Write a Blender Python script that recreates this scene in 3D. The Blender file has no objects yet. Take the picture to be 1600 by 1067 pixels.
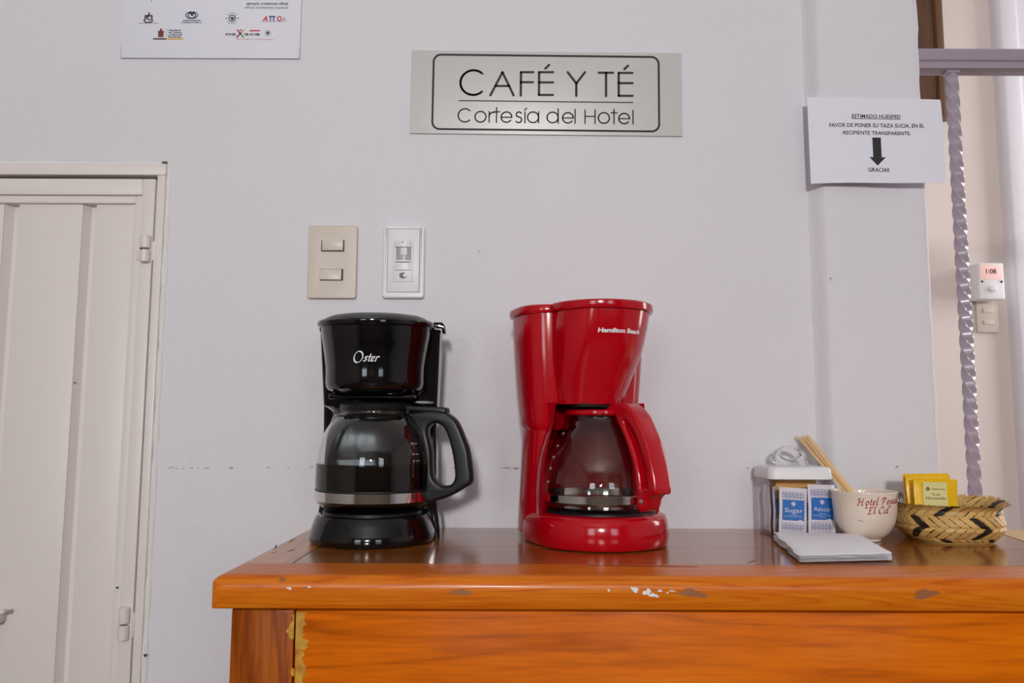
import bpy, bmesh, math, random
from mathutils import Vector, Matrix, noise
random.seed(7)
S = bpy.context.scene
COL = S.collection
PI = math.pi

# ------------------------------------------------------------------ camera
FOC = 1244.0
PITCH = math.atan(131.5/FOC)
ROLL = 0.004
CAM = Vector((0, 0, 1.0714))
_fw = Vector((0, math.cos(PITCH), math.sin(PITCH)))
_up0 = Vector((0, -math.sin(PITCH), math.cos(PITCH)))
_rt0 = Vector((1, 0, 0))
_rt = _rt0*math.cos(ROLL)+_up0*math.sin(ROLL)
_up = -_rt0*math.sin(ROLL)+_up0*math.cos(ROLL)
cd = bpy.data.cameras.new('camera')
cam = bpy.data.objects.new('camera', cd)
COL.objects.link(cam)
cd.sensor_width = 36
cd.lens = FOC*36/1600
cd.clip_start = 0.02
m = Matrix.Identity(4)
for i in range(3):
    m[i][0] = _rt[i]; m[i][1] = _up[i]; m[i][2] = -_fw[i]; m[i][3] = CAM[i]
cam.matrix_world = m
S.camera = cam
cd.dof.use_dof = False

# ------------------------------------------------------------------ world, lights, exposure
w = bpy.data.worlds.new('sky'); S.world = w; w.use_nodes = True
bg = w.node_tree.nodes['Background']
bg.inputs[0].default_value = (0.62, 0.78, 1.0, 1)
bg.inputs[1].default_value = 1.2

def area(name, loc, rot, sx, sy, power, col):
    l = bpy.data.lights.new(name, 'AREA'); l.shape = 'RECTANGLE'; l.size = sx; l.size_y = sy
    l.energy = power; l.color = col
    o = bpy.data.objects.new(name, l); o.location = loc; o.rotation_euler = rot
    COL.objects.link(o)
    return o
RX = PI/2
# daylight through the three windows in the wall behind the camera, and the hall window on the right
area('window_light_middle', (-0.12, -3.26, 1.86), (RX, 0, 0), 0.32, 0.32, 140, (1.0, 0.97, 0.93))
area('window_light_left', (-1.45, -3.26, 1.65), (RX, 0, 0), 0.9, 1.3, 24, (0.90, 0.97, 1.0))
area('window_light_right', (1.55, -3.26, 1.65), (RX, 0, 0), 0.9, 1.3, 18, (0.88, 0.93, 1.0))
area('hall_window_light', (3.46, 2.35, 1.7), (RX, 0, PI/2), 1.1, 1.5, 39, (1.0, 0.92, 0.88))
area('ceiling_lamp_light', (0.1, -0.9, 3.1), (0, 0, 0), 1.2, 1.2, 74, (0.95, 0.95, 1.0))
S.view_settings.view_transform = 'Standard'
S.view_settings.look = 'None'
S.view_settings.gamma = 1
S.view_settings.use_curve_mapping = False
S.view_settings.exposure = -0.10
S.cycles.use_denoising = True
S.cycles.max_bounces = 14
S.cycles.transmission_bounces = 12
S.cycles.transparent_max_bounces = 12
S.cycles.caustics_refractive = True
S.cycles.sample_clamp_indirect = 6

# ------------------------------------------------------------------ helpers
def P(px, py, Y):
    """world point seen at pixel px,py lying in the vertical plane y=Y"""
    d = _fw*FOC+_rt*(px-800)+_up*(533.5-py)
    return CAM+d*(Y/d.y)

CZ = 0.90                               # counter height
def G(px, py, z=CZ):
    d = _fw*FOC+_rt*(px-800)+_up*(533.5-py)
    return CAM+d*((z-CAM.z)/d.z)
WY = 1.37                               # back wall plane

def tag(o, label=None, cat=None, group=None, kind=None):
    if label: o['label'] = label
    if cat: o['category'] = cat
    if group: o['group'] = group
    if kind: o['kind'] = kind
    return o

def empty(name, loc=(0, 0, 0), rz=0.0, label=None, cat=None, group=None, kind=None):
    o = bpy.data.objects.new(name, None); o.location = loc; o.rotation_euler = (0, 0, rz)
    o.empty_display_size = 0.05
    COL.objects.link(o)
    return tag(o, label, cat, group, kind)

def finish(me, mat, smooth=35):
    if mat: me.materials.append(mat)
    if smooth:
        for p in me.polygons: p.use_smooth = True
        me.set_sharp_from_angle(angle=math.radians(smooth))

def mobj(name, verts, faces, mat, parent=None, smooth=35, fix=True):
    me = bpy.data.meshes.new(name)
    me.from_pydata([tuple(v) for v in verts], [], faces)
    if fix:
        bm = bmesh.new(); bm.from_mesh(me)
        bmesh.ops.recalc_face_normals(bm, faces=bm.faces)
        bm.to_mesh(me); bm.free()
    me.update()
    finish(me, mat, smooth)
    o = bpy.data.objects.new(name, me); COL.objects.link(o)
    if parent: o.parent = parent
    return o

def bobj(name, bm, mat, parent=None, smooth=35):
    me = bpy.data.meshes.new(name)
    bmesh.ops.recalc_face_normals(bm, faces=bm.faces)
    bm.to_mesh(me); bm.free()
    finish(me, mat, smooth)
    o = bpy.data.objects.new(name, me); COL.objects.link(o)
    if parent: o.parent = parent
    return o

def bbox(bm, lo, hi, bev=0.0, seg=2, rot=None):
    lo = Vector(lo); hi = Vector(hi)
    r = bmesh.ops.create_cube(bm, size=1)
    vs = r['verts']
    c = (lo+hi)/2; s = hi-lo
    for v in vs:
        v.co = Vector((v.co.x*s.x, v.co.y*s.y, v.co.z*s.z))
    if rot is not None:
        for v in vs: v.co = rot @ v.co
    for v in vs: v.co += c
    if bev:
        es = set()
        for v in vs:
            for e in v.link_edges: es.add(e)
        bmesh.ops.bevel(bm, geom=list(es), offset=bev, segments=seg, affect='EDGES', profile=0.5, clamp_overlap=True)
    return vs

def box(name, lo, hi, mat, parent=None, bev=0.0, seg=2, smooth=35):
    bm = bmesh.new(); bbox(bm, lo, hi, bev, seg)
    return bobj(name, bm, mat, parent, smooth)

def loft(rings, cap0=True, cap1=True, closed=False):
    n = len(rings[0]); V = []; F = []
    for r in rings: V += [Vector(p) for p in r]
    m = len(rings)
    for k in range(m-1+(1 if closed else 0)):
        a = k*n; b = ((k+1) % m)*n
        for i in range(n):
            j = (i+1) % n
            F.append((a+i, a+j, b+j, b+i))
    if not closed:
        if cap0: F.append(tuple(range(n-1, -1, -1)))
        if cap1: F.append(tuple((m-1)*n+i for i in range(n)))
    return V, F

def lathe(profile, n=64, cap0=False, cap1=False, closed=False, c=(0, 0)):
    """profile: list of (r, z)"""
    rings = [[(c[0]+r*math.cos(2*PI*i/n), c[1]+r*math.sin(2*PI*i/n), z) for i in range(n)] for r, z in profile]
    return loft(rings, cap0, cap1, closed)

def spline(pts, k=6, closed=False):
    """Catmull-Rom through 2-D or 3-D points"""
    out = []; n = len(pts); pts = [Vector(p) for p in pts]
    segs = n if closed else n-1
    for i in range(segs):
        p1 = pts[i]; p2 = pts[(i+1) % n]
        p0 = pts[(i-1) % n] if (closed or i > 0) else p1*2-p2
        p3 = pts[(i+2) % n] if (closed or i+2 < n) else p2*2-p1
        for j in range(k):
            t = j/k
            out.append(0.5*((2*p1)+(p2-p0)*t+(2*p0-5*p1+4*p2-p3)*t*t+(3*p1-p0-3*p2+p3)*t**3))
    if not closed: out.append(pts[-1])
    return out

def interp(tab, z):
    tab = sorted(tab)
    if z <= tab[0][0]: return tab[0][1]
    for (a, va), (b, vb) in zip(tab, tab[1:]):
        if z <= b:
            t = (z-a)/(b-a)
            return va+(vb-va)*t
    return tab[-1][1]

def curve_to_mesh(cu, name='tmp'):
    o = bpy.data.objects.new(name, cu)
    COL.objects.link(o)
    dg = bpy.context.evaluated_depsgraph_get()
    dg.update()
    me = bpy.data.meshes.new_from_object(o.evaluated_get(dg))
    COL.objects.unlink(o)
    bpy.data.objects.remove(o)
    return me

def shape2d(outer, holes=(), depth=0.01, bevel=0.001, res=2):
    """closed 2-D outline with holes -> solid mesh (x, y, +-depth/2)"""
    cu = bpy.data.curves.new('tmp', 'CURVE'); cu.dimensions = '2D'; cu.fill_mode = 'BOTH'
    for lp in [outer]+list(holes):
        s = cu.splines.new('POLY'); s.points.add(len(lp)-1)
        for i, p in enumerate(lp): s.points[i].co = (p[0], p[1], 0, 1)
        s.use_cyclic_u = True
    cu.extrude = max(depth/2-bevel, 0); cu.bevel_depth = bevel; cu.bevel_resolution = res
    cu.offset = -bevel
    me = curve_to_mesh(cu)
    bpy.data.curves.remove(cu)
    return me

def remap(me, fn):
    for v in me.vertices: v.co = Vector(fn(v.co.x, v.co.y, v.co.z))
    me.update()

def meobj(name, me, mat, parent=None, smooth=35):
    me.name = name
    me.materials.clear()
    finish(me, mat, smooth)
    o = bpy.data.objects.new(name, me); COL.objects.link(o)
    if parent: o.parent = parent
    return o

def weld(me, d=1e-6):
    bm = bmesh.new(); bm.from_mesh(me)
    bmesh.ops.remove_doubles(bm, verts=bm.verts, dist=d)
    bmesh.ops.recalc_face_normals(bm, faces=bm.faces)
    bm.to_mesh(me); bm.free()

def text2d(body, size=1.0, bold=0.0, shear=0.0, align='CENTER', width=None, spacing=1.0):
    """flat text mesh as (verts2d, faces), size = cap height"""
    cu = bpy.data.curves.new('t', 'FONT'); cu.body = body; cu.size = size/0.73
    cu.align_x = align; cu.shear = shear; cu.offset = bold*size; cu.space_character = spacing
    cu.resolution_u = 3
    me = curve_to_mesh(cu)
    bpy.data.curves.remove(cu)
    V = [(v.co.x, v.co.y) for v in me.vertices]
    F = [tuple(p.vertices) for p in me.polygons]
    bpy.data.meshes.remove(me)
    if width and V:
        x0 = min(v[0] for v in V); x1 = max(v[0] for v in V)
        k = width/(x1-x0)
        V = [(v[0]*k, v[1]) for v in V]
    return V, F

def strokes2d(polys, nib, round_n=10):
    """pen strokes; nib = (half width, half thickness, angle)"""
    V = []; F = []
    a, b, th = nib
    ca, sa = math.cos(th), math.sin(th)
    N = [(a*math.cos(2*PI*i/round_n)*ca-b*math.sin(2*PI*i/round_n)*sa,
          a*math.cos(2*PI*i/round_n)*sa+b*math.sin(2*PI*i/round_n)*ca) for i in range(round_n)]
    def hull(pts):
        pts = sorted(set((round(x, 8), round(y, 8)) for x, y in pts))
        def half(ps):
            h = []
            for p in ps:
                while len(h) > 1 and (h[-1][0]-h[-2][0])*(p[1]-h[-2][1])-(h[-1][1]-h[-2][1])*(p[0]-h[-2][0]) <= 0: h.pop()
                h.append(p)
            return h[:-1]
        return half(pts)+half(pts[::-1])
    for pl in polys:
        for p, q in zip(pl, pl[1:]):
            h = hull([(p[0]+n[0], p[1]+n[1]) for n in N]+[(q[0]+n[0], q[1]+n[1]) for n in N])
            i0 = len(V); V += h; F.append(tuple(range(i0, i0+len(h))))
    return V, F

def decal(name, vf, fn, mat, parent):
    V, F = vf
    return mobj(name, [fn(x, y) for x, y in V], F, mat, parent, smooth=0, fix=False)

def join2d(*vfs):
    V = []; F = []
    for v, f in vfs:
        n = len(V); V += list(v); F += [tuple(i+n for i in q) for q in f]
    return V, F
def move2d(vf, dx, dy, k=1.0, rot=0.0):
    c, s = math.cos(rot), math.sin(rot)
    return [((x*c-y*s)*k+dx, (x*s+y*c)*k+dy) for x, y in vf[0]], vf[1]
def rect2d(x0, y0, x1, y1): return [(x0, y0), (x1, y0), (x1, y1), (x0, y1)], [(0, 1, 2, 3)]
def arc(cx, cy, r, a0, a1, n=20, ry=None):
    ry = ry or r
    return [(cx+r*math.cos(math.radians(a0+(a1-a0)*i/n)), cy+ry*math.sin(math.radians(a0+(a1-a0)*i/n))) for i in range(n+1)]

# ------------------------------------------------------------------ materials
def lin(c):
    return tuple((x/255/12.92 if x/255 <= 0.04045 else ((x/255+0.055)/1.055)**2.4) for x in c)+(1,)
MATS = {}
def mat(name, rgb, rough=0.5, metal=0.0, coat=0.0, spec=0.5, bump=None, var=None, trans=0.0, ior=1.45, alpha=1.0, coat_rough=0.03, emit=None, sss=0.0):
    """bump=(scale, strength, distance), var=(scale, amount, rgb2)"""
    if name in MATS: return MATS[name]
    mt = bpy.data.materials.new(name); mt.use_nodes = True
    nt = mt.node_tree; b = nt.nodes['Principled BSDF']
    c = lin(rgb)
    b.inputs['Base Color'].default_value = c
    b.inputs['Roughness'].default_value = rough
    b.inputs['Metallic'].default_value = metal
    b.inputs['Coat Weight'].default_value = coat
    b.inputs['Coat Roughness'].default_value = coat_rough
    b.inputs['Specular IOR Level'].default_value = spec
    b.inputs['Transmission Weight'].default_value = trans
    b.inputs['IOR'].default_value = ior
    b.inputs['Alpha'].default_value = alpha
    if sss:
        b.inputs['Subsurface Weight'].default_value = sss
        b.inputs['Subsurface Radius'].default_value = (0.004, 0.003, 0.002)
        b.inputs['Subsurface Scale'].default_value = 1
    if emit:
        b.inputs['Emission Color'].default_value = lin(emit[0]); b.inputs['Emission Strength'].default_value = emit[1]
    tc = nt.nodes.new('ShaderNodeTexCoord')
    if var:
        n = nt.nodes.new('ShaderNodeTexNoise'); n.inputs['Scale'].default_value = var[0]; n.inputs['Detail'].default_value = 6
        mx = nt.nodes.new('ShaderNodeMix'); mx.data_type = 'RGBA'
        rp = nt.nodes.new('ShaderNodeValToRGB'); rp.color_ramp.elements[0].position = 0.38; rp.color_ramp.elements[1].position = 0.66
        nt.links.new(tc.outputs['Object'], n.inputs['Vector']); nt.links.new(n.outputs['Fac'], rp.inputs[0])
        ml = nt.nodes.new('ShaderNodeMath'); ml.operation = 'MULTIPLY'; ml.inputs[1].default_value = var[1]
        nt.links.new(rp.outputs[0], ml.inputs[0]); nt.links.new(ml.outputs[0], mx.inputs['Factor'])
        mx.inputs['A'].default_value = c; mx.inputs['B'].default_value = lin(var[2])
        nt.links.new(mx.outputs['Result'], b.inputs['Base Color'])
    if bump:
        n = nt.nodes.new('ShaderNodeTexNoise'); n.inputs['Scale'].default_value = bump[0]; n.inputs['Detail'].default_value = 7
        n.inputs['Roughness'].default_value = 0.62
        bp = nt.nodes.new('ShaderNodeBump'); bp.inputs['Strength'].default_value = bump[1]; bp.inputs['Distance'].default_value = bump[2]
        nt.links.new(tc.outputs['Object'], n.inputs['Vector']); nt.links.new(n.outputs['Fac'], bp.inputs['Height'])
        nt.links.new(bp.outputs['Normal'], b.inputs['Normal'])
    MATS[name] = mt
    return mt

def wood(name, axis, dark, mid, light, ring=34.0, spec=.5, rough=0.22, coat=0.35, offset=(0, 0, 0), dist=1.0):
    """procedural plank wood, grain along axis (0,1,2)"""
    mt = bpy.data.materials.new(name); mt.use_nodes = True
    nt = mt.node_tree; N = nt.nodes; L = nt.links; b = N['Principled BSDF']
    tc = N.new('ShaderNodeTexCoord'); mp = N.new('ShaderNodeMapping')
    sc = [1.0, 1.0, 1.0]; sc[axis] = 0.07
    mp.inputs['Scale'].default_value = sc; mp.inputs['Location'].default_value = offset
    L.new(tc.outputs['Object'], mp.inputs['Vector'])
    n1 = N.new('ShaderNodeTexNoise'); n1.inputs['Scale'].default_value = 7; n1.inputs['Detail'].default_value = 3
    n1.inputs['Distortion'].default_value = 0.6
    L.new(mp.outputs[0], n1.inputs['Vector'])
    # growth rings = sine of warped distance
    mu = N.new('ShaderNodeMath'); mu.operation = 'MULTIPLY'; mu.inputs[1].default_value = ring*dist
    L.new(n1.outputs['Fac'], mu.inputs[0])
    sn0 = N.new('ShaderNodeMath'); sn0.operation = 'SINE'; L.new(mu.outputs[0], sn0.inputs[0])
    sa = N.new('ShaderNodeMath'); sa.operation = 'ABSOLUTE'; L.new(sn0.outputs[0], sa.inputs[0])
    sn = N.new('ShaderNodeMath'); sn.operation = 'POWER'; sn.inputs[1].default_value = 0.45; L.new(sa.outputs[0], sn.inputs[0])
    n2 = N.new('ShaderNodeTexNoise'); n2.inputs['Scale'].default_value = 260; n2.inputs['Detail'].default_value = 4
    L.new(mp.outputs[0], n2.inputs['Vector'])
    n3 = N.new('ShaderNodeTexNoise'); n3.inputs['Scale'].default_value = 5; n3.inputs['Detail'].default_value = 5
    L.new(mp.outputs[0], n3.inputs['Vector'])
    m1 = N.new('ShaderNodeMath'); m1.operation = 'MULTIPLY_ADD'; m1.inputs[1].default_value = 0.17; m1.inputs[2].default_value = -0.04
    L.new(sn.outputs[0], m1.inputs[0])
    m2 = N.new('ShaderNodeMath'); m2.operation = 'MULTIPLY_ADD'; m2.inputs[1].default_value = 0.30
    L.new(n2.outputs['Fac'], m2.inputs[0]); L.new(m1.outputs[0], m2.inputs[2])
    m3 = N.new('ShaderNodeMath'); m3.operation = 'MULTIPLY_ADD'; m3.inputs[1].default_value = 0.62
    L.new(n3.outputs['Fac'], m3.inputs[0]); L.new(m2.outputs[0], m3.inputs[2])
    rp = N.new('ShaderNodeValToRGB')
    e = rp.color_ramp.elements
    e[0].position = 0.28; e[0].color = lin(dark); e[1].position = 0.76; e[1].color = lin(light)
    k = e.new(0.52); k.color = lin(mid)
    L.new(m3.outputs[0], rp.inputs[0])
    L.new(rp.outputs[0], b.inputs['Base Color'])
    b.inputs['Specular IOR Level'].default_value = spec
    b.inputs['Roughness'].default_value = rough; b.inputs['Coat Weight'].default_value = coat; b.inputs['Coat Roughness'].default_value = 0.12
    bp = N.new('ShaderNodeBump'); bp.inputs['Strength'].default_value = 0.12; bp.inputs['Distance'].default_value = 0.0008
    L.new(m3.outputs[0], bp.inputs['Height']); L.new(bp.outputs[0], b.inputs['Normal'])
    return mt

def glass(name, rgb=(255, 255, 255), rough=0.0, ior=1.45, clear=0.0):
    """real glass; shadow rays pass through as coloured light so that no noise builds up"""
    mt = bpy.data.materials.new(name); mt.use_nodes = True
    nt = mt.node_tree; N = nt.nodes
    b = N['Principled BSDF']
    b.inputs['Base Color'].default_value = lin(rgb); b.inputs['Roughness'].default_value = rough
    b.inputs['Transmission Weight'].default_value = 1; b.inputs['IOR'].default_value = ior
    return mt

M_wall = mat('white_plaster', (222, 220, 227), 0.62, bump=(55, 0.34, 0.005), var=(1.6, 0.35, (214, 212, 219)))
M_wallwarm = mat('warm_white_plaster', (226, 214, 208), 0.65, bump=(60, 0.15, 0.003))
M_ceil = mat('ceiling_paint', (225, 225, 225), 0.8)
M_floor = mat('floor_clay', (96, 62, 46), 0.45, var=(3, 0.6, (80, 52, 40)))
M_door = mat('cream_enamel', (226, 218, 216), 0.38, bump=(30, 0.05, 0.002))
M_caulk = mat('rough_white_plaster', (228, 227, 226), 0.6, bump=(120, 0.6, 0.004))
M_gap = mat('brown_gap', (92, 66, 34), 0.8)
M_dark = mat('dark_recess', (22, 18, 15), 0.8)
M_black = mat('gloss_black_plastic', (7, 8, 9), 0.09, spec=0.5, coat=0.3)
M_blackm = mat('satin_black_plastic', (22, 23, 25), 0.38)
M_blackg = mat('grey_black_lid', (40, 40, 42), 0.34)
M_red = mat('gloss_red_plastic', (180, 0, 20), 0.14, coat=0.25)
M_redin = mat('inner_red_plastic', (150, 6, 20), 0.22)
M_steel = mat('polished_steel', (225, 222, 218), 0.07, metal=1.0)
M_white_print = mat('white_print', (232, 234, 238), 0.5)
M_plate = mat('hot_plate', (18, 18, 19), 0.35)
M_coffee = mat('black_coffee', (10, 5, 3), 0.03)
def thin(name, rgb, gl=.06):
    mt = bpy.data.materials.new(name); mt.use_nodes = True
    nt = mt.node_tree; N = nt.nodes; L = nt.links
    N.remove(N['Principled BSDF']); o = N['Material Output']
    t = N.new('ShaderNodeBsdfTransparent'); t.inputs[0].default_value = lin(rgb)
    g = N.new('ShaderNodeBsdfGlossy'); g.inputs['Roughness'].default_value = gl
    lw = N.new('ShaderNodeLayerWeight'); lw.inputs[0].default_value = .5
    pw = N.new('ShaderNodeMath'); pw.operation = 'POWER'; pw.inputs[1].default_value = 4; L.new(lw.outputs['Facing'], pw.inputs[0])
    fr = N.new('ShaderNodeMath'); fr.operation = 'MULTIPLY_ADD'; fr.inputs[1].default_value = .5; fr.inputs[2].default_value = .03; L.new(pw.outputs[0], fr.inputs[0])
    m_ = N.new('ShaderNodeMixShader'); L.new(fr.outputs[0], m_.inputs[0]); L.new(t.outputs[0], m_.inputs[1]); L.new(g.outputs[0], m_.inputs[2])
    L.new(m_.outputs[0], o.inputs[0])
    return mt
M_glass = glass('carafe_glass', (252, 253, 252))
M_acryl = thin('clear_acrylic', (252, 250, 251))
M_acrylh = glass('clear_acrylic_handle', (252, 252, 252), 0.02, 1.42)

# ------------------------------------------------------------------ the room
X0, X1, Y0 = -2.3, 3.4, -3.2
def wall_piece(bm, x0, x1, z0, z1, y0=WY, y1=WY+0.16): bbox(bm, (x0, y0, z0), (x1, y1, z1))
# door opening in back wall
doorTR = P(241, 281, WY); frameTR = P(262, 257, WY)
dx1 = frameTR.x; dz1 = frameTR.z
pillar_x = P(1272, 400, WY).x
pil_r = P(1456, 420, WY-0.02).x
bm = bmesh.new()
dgx = 0.006
wall_piece(bm, X0, -1.35, 0, 3.2)
wall_piece(bm, -1.35, dx1+dgx, dz1+dgx, 3.2)
wall_piece(bm, dx1+dgx, pil_r-0.05, 0, 3.2)
tag(bobj('wall_back', bm, M_wall, None, 0), 'white plastered wall behind the coffee makers', kind='structure')
# pilaster at the right end of the wall, rounded hand-plastered edges
def pilaster():
    ys = WY-0.024; x0 = pillar_x; x1 = pil_r
    n = 160; V = []; F = []
    prof = []
    R = 0.014
    prof.append((x0-0.016, WY+0.004))
    for k in range(6):
        a = k/5
        prof.append((x0-0.012+0.028*a, WY+0.002-0.026*(3*a*a-2*a*a*a)))
    for k in range(8): prof.append((x0+0.018+(x1-R-x0-0.018)*(k+1)/9, ys))
    for k in range(6):
        a = k/5*PI/2
        prof.append((x1-R+R*math.sin(a), ys+R-R*math.cos(a)))
    prof.append((x1, ys+0.08)); prof.append((x1, ys+0.24)); prof.append((x0, ys+0.24))
    m_ = len(prof)
    for j in range(n+1):
        z = 3.2*j/n
        for (x, y) in prof:
            q = Vector((x*9, y*9, z*22))
            d = noise.noise(q)*0.0022+noise.noise(q*3.1)*0.0011
            if x > x1-0.03: V.append((x+d*1.5, y+d, z))
            else: V.append((x, y+d*0.5, z))
    for j in range(n):
        for i in range(m_):
            k = (i+1) % m_
            F.append((j*m_+i, j*m_+k, (j+1)*m_+k, (j+1)*m_+i))
    F.append(tuple(range(m_))); F.append(tuple(n*m_+i for i in range(m_)))
    return mobj('wall_pillar', V, F, M_wall, None, 60)
tag(pilaster(), 'white plastered pillar at the right end of the wall', kind='structure')
tag(box('floor', (X0-.2, Y0-.3, -0.08), (X1+.3, 3.9, 0), M_floor, None), 'floor', kind='structure')
tag(box('ceiling', (X0-.2, Y0-.3, 3.2), (X1+.3, 3.9, 2.85), M_ceil, None), 'ceiling', kind='structure')
tag(box('wall_left', (X0-.14, Y0, 0), (X0, WY, 3.2), mat('lobby_side_wall', (160, 154, 148), .75), None), kind='structure')
# wall behind the camera with three window openings
bm = bmesh.new()
wins = [(-1.9, -1.0, 1.0, 2.3), (-0.30, 0.06, 1.68, 2.04), (1.1, 2.0, 1.0, 2.3)]
xs = [X0]+[v for w_ in wins for v in w_[:2]]+[X1]
for i in range(0, len(xs), 2): bbox(bm, (xs[i], Y0-.12, 0), (xs[i+1], Y0, 3.2))
for a, b_, c_, d_ in wins:
    bbox(bm, (a, Y0-.12, 0), (b_, Y0, c_)); bbox(bm, (a, Y0-.12, d_), (b_, Y0, 3.2))
tag(bobj('wall_front', bm, mat('ochre_lobby_wall', (148, 138, 124), .75), None, 0), kind='structure')
M_frame = mat('window_frame_paint', (70, 52, 40), 0.5)
for wi, (a, b_, c_, d_) in enumerate(wins):
    wr = empty('window_%d' % (wi+1), ((a+b_)/2, Y0-.06, c_), kind='structure')
    bm = bmesh.new(); W = (b_-a)/2; H = d_-c_
    bbox(bm, (-W, -.03, 0), (-W+.04, .03, H)); bbox(bm, (W-.04, -.03, 0), (W, .03, H))
    bbox(bm, (-W+.04, -.03, 0), (W-.04, .03, .04)); bbox(bm, (-W+.04, -.03, H-.04), (W-.04, .03, H))
    bobj('window_frame', bm, M_frame, wr, 0)
    for k in range(1, 4 if W > .3 else 2):
        x = -W+2*W*k/(4 if W > .3 else 2)
        box('glazing_bar', (x-.012, -.015, .04), (x+.012, .015, H-.04), M_frame, wr)
    for k in range(1, 4 if W > .3 else 2):
        z = H*k/(4 if W > .3 else 2)
        box('glazing_bar', (-W+.04, -.012, z-.01), (W-.04, .012, z+.01), M_frame, wr)
# hall beyond the pillar
FY = 3.05
corner = P(1560, 260, FY)
tag(box('wall_hall', (0.3, FY, 0), (corner.x+.0, FY+.1, 3.2), M_wallwarm, None), kind='structure')
# shallow offset then the wall goes on a little nearer
bm = bmesh.new()
bbox(bm, (X1, Y0, 0), (X1+.12, 1.8, 3.2)); bbox(bm, (X1, 2.9, 0), (X1+.12, FY+.1, 3.2))
bbox(bm, (X1, 1.8, 0), (X1+.12, 2.9, .95)); bbox(bm, (X1, 1.8, 2.45), (X1+.12, 2.9, 3.2))
tag(bobj('wall_right', bm, M_wall, None, 0), kind='structure')
bm = bmesh.new()
bbox(bm, (corner.x, FY-.05, 0), (corner.x+0.09, FY+.1, 3.2), 0.02, 3)
bbox(bm, (corner.x+.09, FY-.02, 0), (X1, FY+.1, 3.2))
tag(bobj('wall_hall_return', bm, M_wall, None, 30), kind='structure')
tag(box('wall_passage', (0.3, WY+.162, 0), (0.42, FY, 3.2), M_wallwarm, None), kind='structure')

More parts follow.
